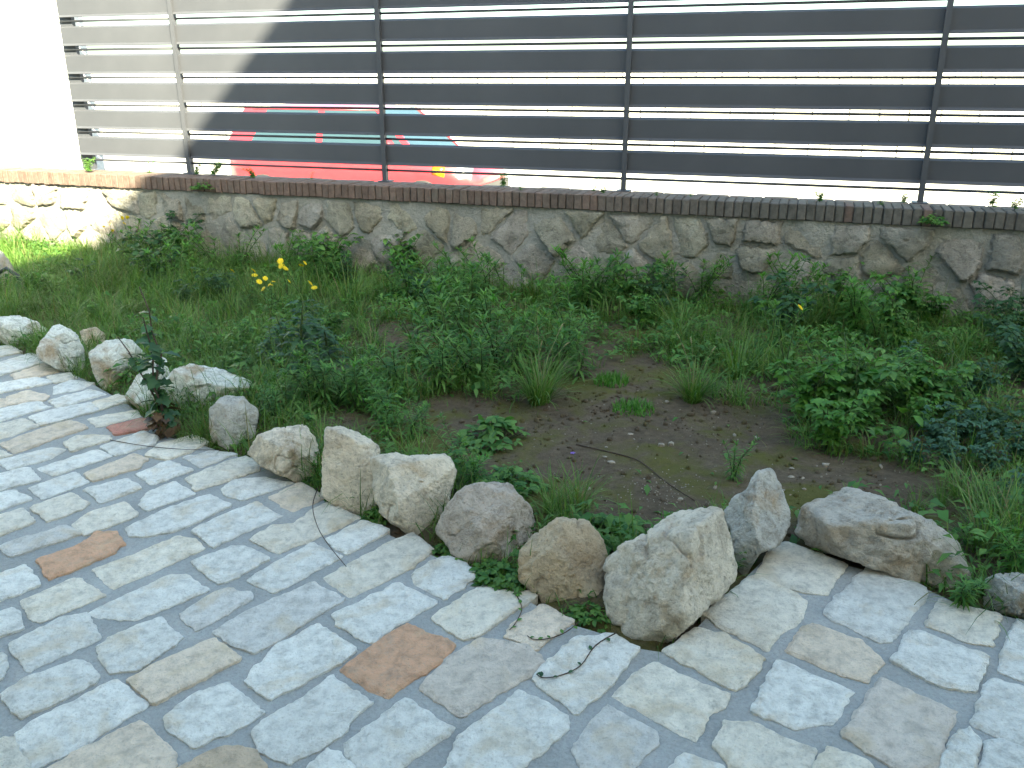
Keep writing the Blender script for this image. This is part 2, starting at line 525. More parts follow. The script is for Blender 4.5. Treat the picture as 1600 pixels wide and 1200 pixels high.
# mortar bed of the pavement
def poly_prism(poly, z0, z1):
    n = len(poly)
    v = [(p[0], p[1], z1) for p in poly] + [(p[0], p[1], z0) for p in poly]
    top = tuple(range(n)) if area2(np.asarray(poly)) > 0 else tuple(range(n))[::-1]
    f = [top] + [(i, (i + 1) % n, n + (i + 1) % n, n + i) if area2(np.asarray(poly)) < 0 else (i, n + i, n + (i + 1) % n, (i + 1) % n) for i in range(n)]
    return v, f
fine_edge = pav_poly
v, f = poly_prism(fine_edge, -0.14, 0.0)
me = mesh_data('pavement', v, f, M['joint'], False)
pavement = set_props(link('pavement', me), 'pavement of pale limestone setts in grey mortar', kind='structure')

# traced stones: (crop, tint, outline)
CROPS = {'A': (0, 540, 4), 'B': (0, 780, 4), 'C': (200, 900, 4), 'D': (350, 750, 4), 'E': (600, 900, 4), 'G': (950, 900, 4), 'H': (1200, 840, 3.3325), 'I': (0, 950, 4.571)}
TINT = {'w': (0.86, 0.84, 0.78), 'c': (0.85, 0.785, 0.67), 't': (0.83, 0.70, 0.56), 'g': (0.74, 0.715, 0.67), 'o': (0.70, 0.42, 0.27), 'r': (0.58, 0.27, 0.21), 'b': (0.62, 0.49, 0.36), 'p': (0.74, 0.65, 0.56)}
STONES = '''
A w -200,170 200,55 295,105 40,180 -200,230
A c -140,30 60,5 130,45 -140,100
A t 80,188 300,115 385,160 250,195 110,217
A w -240,275 230,207 320,237 -240,350
A t 50,325 170,288 300,320 270,345 60,372
A t -140,345 35,335 40,378 -140,410
A w -160,440 215,348 305,390 -160,520
A w 345,262 440,222 580,237 500,275 350,302
A c 300,200 430,177 480,207 350,235
A w 320,350 560,282 650,310 370,390
A w 190,445 330,402 560,362 610,410 270,503
A c 590,360 740,308 800,350 640,400
A c -120,515 150,467 230,510 60,570 -120,610
A t 10,615 260,535 440,478 545,520 330,590 105,673
A c 560,460 840,408 870,445 620,510
A r 680,515 880,462 990,470 960,520 730,560
A c 410,610 500,568 680,568 690,592 460,660
A w 640,635 900,548 985,580 960,620 730,690
A w 5,725 330,648 390,662 300,715 70,773
A w 250,765 600,653 690,700 340,815
A t 545,800 830,688 920,715 860,770 600,850
A c 1000,622 1200,568 1300,610 1180,670 1050,718 920,690
A w 860,805 1050,728 1195,785 950,870
A g 1160,700 1330,662 1470,682 1260,760
A w -160,850 170,772 235,845 -160,950
A w 190,890 460,797 540,860 270,960
A w 530,905 790,842 880,900 640,980
A w 880,995 920,925 1080,857 1210,930 930,1030
A c 1180,830 1420,735 1540,702 1640,740 1600,790 1240,905
A w -140,965 80,912 190,965 -140,1080
A c 210,1020 440,932 545,990 500,1030 300,1100
A c 470,1120 570,1050 770,988 850,1060 800,1090 540,1185
A c -130,690 -20,650 60,690 -130,740
D w 0,60 60,10 250,-12 410,22 300,68 110,130 20,95
B c -140,170 130,77 215,145 -140,280
B g 30,300 100,265 390,182 490,225 350,275 80,360
B o 250,385 520,290 600,222 720,217 760,290 700,345 330,500
B w 800,185 1010,78 1290,-18 1425,50 1120,195 900,235 830,230
B c 600,440 760,382 1110,243 1200,262 1260,320 730,555 690,540
B w -160,530 150,427 240,540 0,640 -160,690
B c 145,635 450,508 500,512 645,605 270,763 190,740
B w 570,705 1060,478 1150,483 1285,580 860,750 650,740
B g 1135,715 1340,600 1430,563 1560,600 1560,640 1240,815
B w -160,765 60,698 120,720 140,810 -160,920
B w 75,910 390,753 530,733 620,870 190,1070
B w 610,930 690,870 990,748 1120,880 870,1060 700,1085 620,990
B w -150,1000 20,980 30,1060 0,1110 -150,1150
C t 20,650 250,520 530,403 690,530 170,800
C g 550,350 760,222 1140,52 1325,160 1000,370 800,480 690,440
C w 750,655 810,570 930,445 1180,312 1405,470 1300,560 890,770
C w 240,890 420,752 620,683 680,740 840,860 600,990 430,1065 270,960
C w 805,980 860,910 1090,780 1270,648 1400,740 1515,805 1390,900 1330,1000 1020,1170 850,1080
C b 330,1215 600,1092 780,1112 840,1200 800,1320 330,1360
C w 1140,1200 1250,1103 1330,1130 1400,1200 1350,1330 1150,1330
I t 380,1143 700,972 1000,832 1240,1040 1230,1143 1000,1340 300,1340
I w 35,625 200,522 520,393 610,412 680,500 650,560 180,780 140,760
I w 135,900 320,780 800,543 1020,720 500,1030 240,1143 180,1080
I c -240,1020 40,932 110,942 140,1040 195,1143 190,1290 -240,1290
D w -180,320 30,207 195,143 255,180 355,230 0,388 -55,418
D w -190,520 40,423 140,433 275,500 30,630 -30,645
D w 160,625 300,535 540,408 720,490 320,700
D t 290,110 470,24 630,110 430,195
D c 175,375 300,300 430,290 560,192 650,154 835,240 640,340 350,455
D w 650,375 860,268 1025,322 780,460 700,430
D c 640,605 800,520 1000,412 1170,344 1295,445 1150,560 800,730
D w 1180,595 1300,512 1420,486 1590,592 1380,738 1200,650
D w 690,850 1080,662 1310,775 1010,960 960,1010 870,1000 720,910
E w -230,1060 0,873 130,783 410,960 380,1010 120,1180 -40,1290 -170,1200
E o -260,590 0,397 150,317 435,440 340,545 20,755
E c 305,265 450,172 590,88 880,110 930,142 740,270 580,380 500,400
E t 790,330 860,262 990,194 1170,290 950,455 770,380
E p 240,700 400,520 600,402 900,440 1000,560 500,868
E w 940,650 960,610 1200,403 1430,390 1580,472 1400,690 1210,850
E w 390,1190 500,1000 760,812 840,738 1130,890 1130,970 880,1190 700,1350 420,1350
G g -215,1080 0,833 60,870 290,990 300,1060 40,1280 -100,1250
G c 40,760 170,640 300,563 730,750 710,820 640,860 530,1022 230,860
G c 360,480 550,336 660,372 720,378 970,520 900,620 790,715
G c 605,240 870,26 1000,4 1240,170 1180,300 1030,400 1000,460 740,340
G w 910,850 1060,548 1510,730 1400,920 1170,953 1000,895
G c 670,1060 740,932 900,932 1280,1090 1200,1280 840,1280
G w 390,1210 480,1122 700,1200 650,1330 400,1330
G c 1300,1200 1380,1083 1600,1170 1700,1330 1300,1330
H c 0,100 95,40 400,142 300,290 220,293 -60,210
H w 290,400 400,280 520,156 815,262 810,330 640,533 580,538 420,465
H t 105,595 200,470 240,458 470,540 590,650 510,743 380,715
H w 660,650 740,503 800,508 1140,620 1070,798 900,775
H c 835,460 900,330 1200,412 1160,558 1050,545
H w 1205,690 1220,600 1290,438 1450,470 1480,800
H p 400,1030 540,800 600,738 970,910 960,960 870,1200 700,1230
H w 1065,970 1150,762 1180,753 1470,830 1500,1130 1330,1090
H w 900,1200 960,1050 1040,1013 1090,1080 1050,1320 900,1320
H w 1110,1200 1135,1092 1200,1063 1350,1120 1420,1320 1110,1320
'''
stone_polys = []
for ln in STONES.strip().splitlines():
    cr, tint, *pts = ln.split()
    ox, oy, k = CROPS[cr]
    poly = [on_ground(ox + float(a) / k, oy + float(b) / k)[:2] for a, b in (q.split(',') for q in pts)]
    poly = np.array(poly)
    stone_polys.append((tint, poly.mean(0) + (poly - poly.mean(0)) * (1 + 0.014 / math.sqrt(abs(area2(poly)) + 1e-6) * 1.4)))
# courses go on outside the picture
cdir = on_ground(387, 787)[:2] - on_ground(305, 830)[:2]; cdir /= np.linalg.norm(cdir)
cprp = np.array([-cdir[1], cdir[0]])
o0 = on_ground(305, 830)[:2]
traced = [p for _, p in stone_polys]
cens = np.array([p.mean(0) for p in traced])
extra = []
for row in range(-22, 24):
    a = -6.5 + RNG.uniform(0, 0.2)
    while a < 5.5:
        L = RNG.uniform(0.16, 0.34); Wd = RNG.uniform(0.115, 0.14)
        c0 = o0 + cdir * a + cprp * (row * 0.172)
        q = np.array([c0, c0 + cdir * L, c0 + cdir * L + cprp * Wd, c0 + cprp * Wd]) + RNG.uniform(-0.012, 0.012, (4, 2))
        a += L + RNG.uniform(0.03, 0.05)
        m_ = q.mean(0)
        if not (-5.2 < m_[0] < 2.6 and 0.75 < m_[1] < 6.6): continue
        if not all(inside(pav_poly, q[:, 0], q[:, 1])) or edge_dist(pav_poly, m_[0], m_[1]) < 0.08: continue
        hit = False
        for tp in traced:
            if np.linalg.norm(tp.mean(0) - m_) > 0.7: continue
            pts = np.concatenate([q, (q + np.roll(q, -1, 0)) / 2, [m_]])
            if inside(tp, pts[:, 0], pts[:, 1]).any() or inside(q, tp[:, 0], tp[:, 1]).any() or (edge_dist(tp, pts[:, 0], pts[:, 1]) < 0.018).any():
                hit = True; break
        if not hit: extra.append(('wwwwcctgcp'[RNG.integers(10)], q))
extra = sorted(extra, key=lambda t: np.linalg.norm(t[1].mean(0) - np.array([-1.2, 3.0])))[:300 - len(stone_polys)]
for i, (tint, poly) in enumerate(stone_polys + extra):
    rough = {'w': 0.0030, 'c': 0.0045, 't': 0.004, 'g': 0.0045, 'o': 0.0016, 'p': 0.0016}.get(tint, 0.004)
    rough *= RNG.uniform(0.6, 1.4)
    cen, V, Fc, S = slab(poly, RNG.uniform(0.006, 0.012), 0.011, 0.0065, 0.03, 0.004, RNG.uniform(-0.001, 0.002), rough, i + 1, RNG.uniform(0, 0.008), 18.0)
    V[:, 2] += V[:, 0] * RNG.normal(0, 0.012) + V[:, 1] * RNG.normal(0, 0.012)
    base = np.array(TINT[tint]) * RNG.uniform(0.93, 1.06)
    link('paving_stone', mesh_data('paving_stone', V, Fc, M['paver'], S), pavement, (cen[0], cen[1], 0), color=tuple(base))

# the garden bed
def bed_height(x, y):
    n = x * WN[0] + y * WN[1]
    z = 0.012 + 0.03 * np.clip((n - 3.0) / 3.4, 0, 1) + 0.026 * fbm(np.c_[x * 1.6, y * 1.6, x * 0], 3, 3) + 0.016 * fbm(np.c_[x * 8, y * 8, x * 0], 4, 4)
    d = edge_dist(pav_poly, x, y)
    ins = inside(pav_poly, x, y)
    z = z - 0.055 * np.exp(-(d / 0.10) ** 2) * (~ins)
    return np.where(ins, np.where(d < 0.02, -0.06, -0.10), z)
ss = np.arange(-6.0, 10.2, 0.033); nn = np.arange(1.0, WALL_N + 0.12, 0.033)
G_s, G_n = np.meshgrid(ss, nn)
bx = ((G_s - CAM_S) * WD[0] + G_n * WN[0]).ravel(); by = ((G_s - CAM_S) * WD[1] + G_n * WN[1]).ravel()
bz = bed_height(bx, by)
ns = len(ss)
bf = []
ins = inside(pav_poly, bx, by) & (edge_dist(pav_poly, bx, by) > 0.25)
for j in range(len(nn) - 1):
    for i in range(ns - 1):
        a = j * ns + i
        if ins[a] and ins[a + 1] and ins[a + ns] and ins[a + ns + 1]: continue
        bf.append((a, a + 1, a + ns + 1, a + ns))
set_props(link('garden_bed', mesh_data('garden_bed', np.c_[bx, by, bz], bf, M['soil'])), 'dark bare soil of the weedy garden bed', kind='structure')
def gh(x, y):
    return float(bed_height(np.array([x]), np.array([y]))[0])
def bed_at(px, py):
    p = on_ground(px, py, 0.02)
    return np.array([p[0], p[1], gh(p[0], p[1])])

# ------------------------------------------------------------------ the stone wall with its brick coping
WALL_S0, WALL_S1 = -4.2, 10.0
wall_base = wpt(2.5, WALL_N, 0.0)
garden_wall = set_props(empty('garden_wall', wall_base, WALL_ROT), 'rubble stone garden wall topped with a coping of bricks on edge', 'wall')
# local frame of the wall: x along it, y away, z up; local = (s - 2.5, n - WALL_N, z)
m_ = MB()
m_.box((WALL_S0 - 2.5, 0.0, -0.5), (WALL_S1 - 2.5, 0.36, CAP_BOT))
core = MB()
nx, nz = 620, 44
xs = np.linspace(WALL_S0 - 2.5, WALL_S1 - 2.5, nx); zs = np.linspace(-0.3, CAP_BOT - 0.001, nz)
gx, gz_ = np.meshgrid(xs, zs)
yy = -0.007 - 0.026 * np.maximum(0, fbm(np.c_[gx.ravel() * 5, gz_.ravel() * 5, gx.ravel() * 0], 4, 21) + 0.25)
core.add(np.c_[gx.ravel(), yy, gz_.ravel()], [(j * nx + i, j * nx + i + 1, (j + 1) * nx + i + 1, (j + 1) * nx + i) for j in range(nz - 1) for i in range(nx - 1)])
core.box((WALL_S0 - 2.5, 0.02, -0.5), (WALL_S1 - 2.5, 0.36, CAP_BOT - 0.002))
link('mortar_core', core.data('mortar_core', M['wall_mortar']), garden_wall)
seeds_px = []
for crop, pts in (((180, 260, 3.333), '180,170 290,180 340,270 200,260 430,190 450,270 590,330 610,240 690,250 800,190 810,290 900,230 1010,270 910,330 1180,300 1330,260 1370,215 1310,350 1520,290 1420,370 1500,400 1400,450 990,400 280,340 200,400 130,450 500,400 560,440 380,420 1580,400 1250,420 1120,380 60,180 60,290 60,400 530,200 740,390 850,400'),
                  ((620, 280, 3.2), '60,240 210,170 340,190 380,290 200,370 560,280 470,180 800,270 930,200 1050,300 1180,205 1250,250 1310,330 1470,300 1580,340 690,390 600,430 920,430 800,420 1050,450 1480,500 30,320 450,400 1200,450 720,200 560,520 300,500 850,520'),
                  ((1080, 300, 3.077), '150,165 320,185 20,240 100,270 170,270 300,300 560,220 640,310 480,370 740,240 740,370 900,330 640,370 120,350 130,490 40,460 300,470 470,470 620,480 1010,230 1100,250 1310,310 1510,340 1470,230 1170,410 1310,440 1460,455 900,500 1230,530 1440,530 1560,520 760,520 220,560 1000,560')):
    for q in pts.split():
        a, b = map(float, q.split(','))
        s_, z_ = sz(on_plane(crop[0] + a / crop[2], crop[1] + b / crop[2], WALL_N))
        seeds_px.append((s_, z_))
for s0, s1 in ((-4.2, -0.35), (7.25, 10.0)):
    for j in range(3):
        s_ = s0 + RNG.uniform(0, 0.2)
        while s_ < s1:
            seeds_px.append((s_, 0.12 + 0.22 * j + RNG.uniform(-0.05, 0.05)))
            s_ += RNG.uniform(0.25, 0.42)
for k in range(40):
    seeds_px.append((-4 + k * 0.36 + RNG.uniform(-0.08, 0.08), -0.12 + RNG.uniform(-0.03, 0.03)))
_k = []
for q in seeds_px:
    if all(math.hypot((q[0] - e[0]) * 0.85, q[1] - e[1]) > 0.165 for e in _k): _k.append(q)
seeds = np.array(_k)
def clip_half(poly, n, d):
    out = []
    for i in range(len(poly)):
        a, b = poly[i], poly[(i + 1) % len(poly)]
        da, db = a @ n - d, b @ n - d
        if da <= 0: out.append(a)
        if (da < 0) != (db < 0): out.append(a + (b - a) * (da / (da - db)))
    return out
ORD = np.arange(len(seeds))
for i, c in enumerate(seeds):
    poly = [np.array(q) for q in ((c[0] - 0.6, max(-0.25, c[1] - .5)), (c[0] + 0.6, max(-0.25, c[1] - .5)), (c[0] + 0.6, CAP_BOT - 0.004), (c[0] - 0.6, CAP_BOT - 0.004))]
    for j, e in enumerate(seeds):
        if j == i or abs(e[0] - c[0]) > 1.2: continue
        n_ = e - c; L = np.linalg.norm(n_)
        if L < 1e-6: continue
        n_ /= L
        poly = clip_half(poly, n_, ((c + e) / 2) @ n_)
        if len(poly) < 3: break
    if len(poly) < 3: continue
    poly = np.array(poly)
    poly = poly[np.concatenate([[True], np.linalg.norm(np.diff(poly, axis=0), axis=1) > 0.012])]
    if len(poly) < 3 or abs(area2(poly)) < 0.0025: continue
    cc = poly.mean(0)
    r_ = math.sqrt(abs(area2(poly)))
    poly = cc + (poly - cc) * (1 - RNG.uniform(0.010, 0.026) / r_) + RNG.uniform(-0.014, 0.014, poly.shape)
    poly[:, 1] = np.minimum(poly[:, 1], CAP_BOT - 0.006)
    proud = RNG.uniform(0.010, 0.034)
    cen, V, Fc, S = slab(poly, proud, 0.020, 0.014, 0.03, proud * RNG.uniform(0.7, 1.35), RNG.uniform(0.0, 0.020), 0.016, 300 + i, RNG.uniform(0.0, 0.06), 11.0, 0.05, 0.022)
    V[:, 2] += V[:, 0] * RNG.uniform(-0.10, 0.10) + V[:, 1] * RNG.uniform(-0.26, 0.03)
    # (a, b, c) -> (x, -c, z)
    W_ = np.c_[V[:, 0], -V[:, 2], V[:, 1]]
    tint = np.array((0.37, 0.35, 0.31)) * RNG.uniform(0.88, 1.12) * np.array([1, RNG.uniform(0.97, 1.02), RNG.uniform(0.88, 1.06)])
    link('wall_stone', mesh_data('wall_stone', W_, Fc, M['rubble'], S), garden_wall, (cen[0] - 2.5, 0, cen[1]), color=tuple(tint))
# coping bricks on edge
def brick_mesh(w, d, h, seed):
    r = np.random.default_rng(seed)
    b = 0.004
    def corner(x, y, z): return (x, y, z)
    xs_, ys_, zs_ = [-w / 2, -w / 2 + b, w / 2 - b, w / 2], [0, b, d - b, d], [0, b, h - b, h]
    import bmesh
    bm = bmesh.new()
    bmesh.ops.create_cube(bm, size=1.0)
    for v_ in bm.verts:
        v_.co = Vector((v_.co.x * w, (v_.co.y + 0.5) * d, (v_.co.z + 0.5) * h)) + Vector(r.uniform(-0.0025, 0.0025, 3).tolist())
    bmesh.ops.bevel(bm, geom=list(bm.edges), offset=0.005, segments=1, affect='EDGES')
    for v_ in bm.verts:
        v_.co += Vector(r.uniform(-0.0012, 0.0012, 3).tolist())
    me = bpy.data.meshes.new('brick'); bm.to_mesh(me); bm.free()
    me.materials.append(M['brick'])
    return me
BR = [brick_mesh(0.055, 0.245, 0.112, 40 + k) for k in range(6)]
BACK = [brick_mesh(0.235, 0.115, 0.112, 60 + k) for k in range(3)]
n_b = int((8.9 + 1.9) / 0.0615)
for k in range(n_b):
    s_ = -1.9 + k * 0.0615
    t_ = np.clip((s_ - 3.2) / 2.2, 0, 1)
    tint = (1 - t_) * np.array((0.125, 0.087, 0.073)) + t_ * np.array((0.090, 0.082, 0.074))
    if RNG.random() < 0.10: tint = np.array((0.12, 0.085, 0.072))
    tint = tint * RNG.uniform(0.84, 1.14)
    link('brick', BR[RNG.integers(6)], garden_wall, (s_ - 2.5, -0.045 + RNG.uniform(-0.005, 0.005), CAP_BOT + 0.002 + RNG.uniform(-0.003, 0.003)),
         (RNG.uniform(-0.01, 0.01), RNG.uniform(-0.012, 0.012), RNG.uniform(-0.012, 0.012)), color=tuple(tint))
for k in range(int(10.8 / 0.246)):
    link('brick', BACK[RNG.integers(3)], garden_wall, (-1.85 + k * 0.246 + 0.1 - 2.5, 0.21, CAP_BOT + 0.001 + RNG.uniform(-0.003, 0.002)), color=tuple(np.array((0.14, 0.11, 0.095)) * RNG.uniform(0.8, 1.2)))
cm = MB(); cm.box((WALL_S0 - 2.5, -0.028, CAP_BOT), (WALL_S1 - 2.5, 0.322, CAP_TOP - 0.012))
link('coping_mortar', cm.data('coping_mortar', M['coping_joint'], False), garden_wall)
cm = MB(); cm.box((WALL_S0 - 2.5, -0.045, CAP_BOT + 0.002), (-1.94 - 2.5, 0.325, CAP_TOP)); cm.box((9.0 - 2.5, -0.045, CAP_BOT + 0.002), (WALL_S1 - 2.5, 0.325, CAP_TOP))
o = link('coping_slab', cm.data('coping_slab', M['wall_mortar'], False), garden_wall)

# ------------------------------------------------------------------ slat fence
FN = WALL_N + 0.29                            # plane of the slats' face
fence = set_props(empty('slat_fence', wpt(2.5, FN, CAP_TOP), WALL_ROT), 'dark grey metal fence of wide horizontal slats standing on the stone wall', 'fence')
def fs(px, py): return sz(on_plane(px, py, FN))
post_s = [fs(298, 262)[0], fs(603, 278)[0], fs(975, 293)[0], fs(1438, 308)[0]]
pitch_s = (post_s[3] - post_s[0]) / 3
end_s = fs(110, 150)[0]
posts = [end_s] + post_s + [post_s[3] + pitch_s, post_s[3] + 2 * pitch_s]
z_bot = [fs(965, y)[1] for y in (269.6, 220.0, 167.8, 113.7)]
z_top = [fs(965, y)[1] for y in (238.8, 188.0, 132.0)]
pit = (z_bot[3] - z_bot[0]) / 3
sl_h = float(np.mean([z_top[i] - z_bot[i] for i in range(3)])) + 0.014
print('fence', [round(p, 2) for p in posts], 'pitch', round(pit, 3), 'slat', round(sl_h, 3), 'bot', round(z_bot[0], 3))
N_SL = 7
def slat_mesh(L):
    t = 0.003
    prof = [(-0.020, 0.0), (0.0, 0.019), (0.0, sl_h - 0.016), (0.034, sl_h), (0.040, sl_h), (0.040, sl_h - t), (0.034, sl_h - t), (t, sl_h - 0.019), (t, 0.016), (-0.017, -0.003)]
    n = len(prof)
    v = [(0, y, z) for y, z in prof] + [(L, y, z) for y, z in prof]
    f = [(i, (i + 1) % n, n + (i + 1) % n, n + i) for i in range(n)] + [tuple(range(n)), tuple(range(n, 2 * n))[::-1]]
    return mesh_data('slat', v, f, M['metal'], False)
for b in range(len(posts) - 1):
    a_, e_ = posts[b] + 0.006, posts[b + 1] - 0.006
    sm = slat_mesh(e_ - a_)
    for k in range(N_SL):
        link('slat', sm, fence, (a_ - 2.5, RNG.uniform(0, 0.002), z_bot[0] + k * pit - CAP_TOP), (RNG.uniform(-0.006, 0.006), RNG.uniform(-0.0012, 0.0012), 0))
    rm = MB(); rm.tube([(0, 0.02, 0), (e_ - a_, 0.02, 0)], 0.010, 8)
    rd = rm.data('rod', M['metal'])
    for k in range(N_SL):
        gap_mid = z_bot[0] + k * pit - (pit - sl_h) * 0.45
        if k == 0: gap_mid = z_bot[0] - 0.046
        link('rod', rd, fence, (a_ - 2.5, 0, gap_mid - CAP_TOP))
pm = MB(); pm.box((-0.019, -0.032, -0.0), (0.019, -0.014, N_SL * pit + 0.13)); pm.box((-0.005, -0.014, 0.0), (0.005, 0.04, N_SL * pit + 0.13)); pm.box((-0.05, -0.05, -0.004), (0.05, 0.06, 0.006))
pd = pm.data('post', M['metal'], False)
for p in posts[1:]:
    link('post', pd, fence, (p - 2.5, 0, 0.0))
em = MB(); em.box((-0.02, 0.03, 0), (0.12, 0.07, N_SL * pit + 0.13))
link('end_post', em.data('end_post', M['metal'], False), fence, (end_s - 2.5, 0, 0))

# white rendered wall where the fence ends
rw = MB(); rw.box((-6.0, 0, -0.3), (0, 0.28, 3.0)); rw.box((-6.05, -0.03, 3.0), (0.04, 0.31, 3.06))
o = link('rendered_wall', rw.data('rendered_wall', M['white_render'], False), None, wpt(end_s - 0.03, WALL_N + 0.335, 0), (0, 0, WALL_ROT))
set_props(o, 'white rendered wall in full sun where the slat fence ends', 'wall')

# ------------------------------------------------------------------ across the street
FWN = 20.5; FWS = -4.0
far_wall = set_props(empty('block_wall', wpt(FWS, FWN, STREET_Z), WALL_ROT), 'pale block wall in full sun across the street behind the fence', 'wall')
bw, bh = 0.66, 0.32
bm_ = MB(); bm_.box((-0.5, 0, 0.012), (0.5, 0.1, bh - 0.012))
bd = bm_.data('block', M['block'], False)
hm = MB(); hm.box((-15.6, 0.02, 0), (15.6, 0.3, bh * 7)); link('joint_core', hm.data('joint_core', M['block_joint'], False), far_wall)
for r_ in range(7):
    x_ = -14.0 - RNG.uniform(0, 0.5)
    while x_ < 14.0:
        w_ = RNG.uniform(0.42, 0.98)
        link('block', bd, far_wall, (x_ + w_ / 2, RNG.uniform(-0.012, 0.006), r_ * bh), scale=(w_ - RNG.uniform(0.012, 0.034), 1, 1), color=tuple(np.array((0.62, 0.60, 0.55)) * RNG.uniform(0.80, 1.06)))
        x_ += w_
# parked red car
def build_car():
    L, car_base = 3.75, None
    s_a = sz(on_plane(346, 262, 11.1))[0]; s_b = sz(on_plane(736, 275, 11.1))[0]
    L = s_b - s_a
    print('car length', round(L, 2))
    k = L / 3.75
    root = set_props(empty('parked_car', wpt((s_a + s_b) / 2, 11.95, STREET_Z), WALL_ROT), 'red hatchback car parked in the sun behind the slat fence', 'car')
    xs_ = np.array([-1.87, -1.80, -1.62, -1.45, -1.1, -0.5, 0.1, 0.55, 0.95, 1.25, 1.55, 1.75, 1.87]) * k
    hw = np.array([0.62, 0.74, 0.80, 0.82, 0.83, 0.84, 0.84, 0.84, 0.83, 0.82, 0.78, 0.70, 0.55])
    zlo = np.array([0.42, 0.28, 0.24, 0.22, 0.20, 0.20, 0.20, 0.20, 0.21, 0.22, 0.24, 0.28, 0.42])
    belt = np.array([0.80, 0.92, 0.98, 0.98, 0.97, 0.95, 0.94, 0.93, 0.92, 0.88, 0.82, 0.74, 0.60])
    m = MB()
    rows = []
    for x, w, z0, zb in zip(xs_, hw, zlo, belt):
        half = [(w * 0.86, z0), (w, z0 + (zb - z0) * 0.3), (w * 1.0, z0 + (zb - z0) * 0.62), (w * 0.965, zb - 0.02), (w * 0.90, zb), (w * 0.45, zb + 0.015)]
        sec = [(-a, b) for a, b in half] + [(0, zb + 0.02)] + [(a, b) for a, b in half[::-1]]
        rows.append([(x, a, b) for a, b in sec])
    n = len(rows[0])
    m.add([q for r in rows for q in r], [(i * n + j, (i + 1) * n + j, (i + 1) * n + (j + 1) % n, i * n + (j + 1) % n) for i in range(len(rows) - 1) for j in range(n)] + [tuple(range(n)), tuple(range((len(rows) - 1) * n, len(rows) * n))[::-1]])
    link('body', m.data('body', M['red_paint']), root)
    # cabin: roof, pillars, glass
    cab = [(-1.72, -1.45), (-1.30, -1.12), (-0.35, -0.35), (0.35, 0.20), (1.10, 0.52)]   # (x at belt, x at roof)
    ZB, ZR = 0.94, 1.52
    def cp(u, side, t):  # u index position, t 0 belt .. 1 roof
        xb, xr = u
        x = (xb + (xr - xb) * t) * k
        w = 0.80 - 0.20 * t
        return (x, side * w, ZB + (ZR - ZB) * t - 0.02 * abs(x) * t)
    roof = MB()
    ring = [cp(c, -1, 1) for c in cab[1:-1]]
    pts_x = np.linspace(-1.42 * k, 0.50 * k, 9)
    v_, f_ = [], []
    for x in pts_x:
        for j in range(9):
            t = j / 8 * 2 - 1
            e = 1 - abs((x / k + 0.46) / 0.96) ** 4
            v_.append((x, t * 0.61, 1.49 + 0.05 * e * (1 - t * t) ** 0.5 + 0.012 * (1 - t * t) + 0.01 * e))
    f_ = [(i * 9 + j, (i + 1) * 9 + j, (i + 1) * 9 + j + 1, i * 9 + j + 1) for i in range(8) for j in range(8)]
    roof.add(v_, f_)
    roof.box((-1.42 * k, -0.61, 1.472), (0.50 * k, 0.61, 1.488))
    link('roof', roof.data('roof', M['red_paint']), root)
    for sd in (-1, 1):
        for (xb, xr, wd) in ((-1.66, -1.38, 0.20), (-0.35, -0.35, 0.05), (1.06, 0.48, 0.05)):
            pl = MB(); a = np.array([xb * k, sd * 0.79, ZB - 0.03]); b = np.array([xr * k, sd * 0.60, ZR - 0.03])
            pl.add([a + [-wd, 0, 0], a + [wd, 0, 0], b + [wd, 0, 0], b + [-wd, 0, 0], a + [-wd, -sd * 0.04, 0], a + [wd, -sd * 0.04, 0], b + [wd, -sd * 0.04, 0], b + [-wd, -sd * 0.04, 0]],
                   [(0, 1, 2, 3), (7, 6, 5, 4), (0, 4, 5, 1), (1, 5, 6, 2), (2, 6, 7, 3), (3, 7, 4, 0)])
            link('pillar', pl.data('pillar', M['red_paint'], False), root)
    def pane(name, q):
        q = [np.array(p, float) for p in q]
        nrm = np.cross(q[1] - q[0], q[2] - q[0]); nrm /= np.linalg.norm(nrm)
        m = MB(); m.add(q + [p - nrm * 0.006 for p in q], [(0, 1, 2, 3), (7, 6, 5, 4), (0, 4, 5, 1), (1, 5, 6, 2), (2, 6, 7, 3), (3, 7, 4, 0)])
        link(name, m.data(name, M['glass'], False), root)
    for sd in (-1, 1):
        pane('side_window', [(-1.48 * k, sd * 0.775, ZB), (-0.38 * k, sd * 0.775, ZB), (-0.38 * k, sd * 0.605, ZR - 0.045), (-1.25 * k, sd * 0.605, ZR - 0.045)])
        pane('side_window', [(-0.31 * k, sd * 0.775, ZB), (0.98 * k, sd * 0.775, ZB), (0.44 * k, sd * 0.605, ZR - 0.045), (-0.31 * k, sd * 0.605, ZR - 0.045)])
    pane('windscreen', [(1.08 * k, -0.74, ZB - 0.02), (1.08 * k, 0.74, ZB - 0.02), (0.50 * k, 0.57, ZR - 0.03), (0.50 * k, -0.57, ZR - 0.03)])
    pane('rear_window', [(-1.78 * k, -0.68, ZB), (-1.78 * k, 0.68, ZB), (-1.42 * k, 0.56, ZR - 0.03), (-1.42 * k, -0.56, ZR - 0.03)])
    for sd in (-1, 1):
        h = MB(); h.tube([(1.50 * k, sd * 0.60, 0.68), (1.66 * k, sd * 0.62, 0.67), (1.79 * k, sd * 0.58, 0.65)], [0.12, 0.145, 0.09], 12)
        link('headlight', h.data('headlight', M['chrome']), root)
        h = MB(); h.tube([(1.32 * k, sd * 0.735, 0.70), (1.48 * k, sd * 0.725, 0.69)], [0.09, 0.10], 10)
        link('indicator', h.data('indicator', M['amber']), root)
        mi = MB(); mi.tube([(0.72 * k, sd * 0.80, 1.0), (0.76 * k, sd * 0.92, 1.03), (0.80 * k, sd * 1.0, 1.03)], [0.05, 0.09, 0.05], 10)
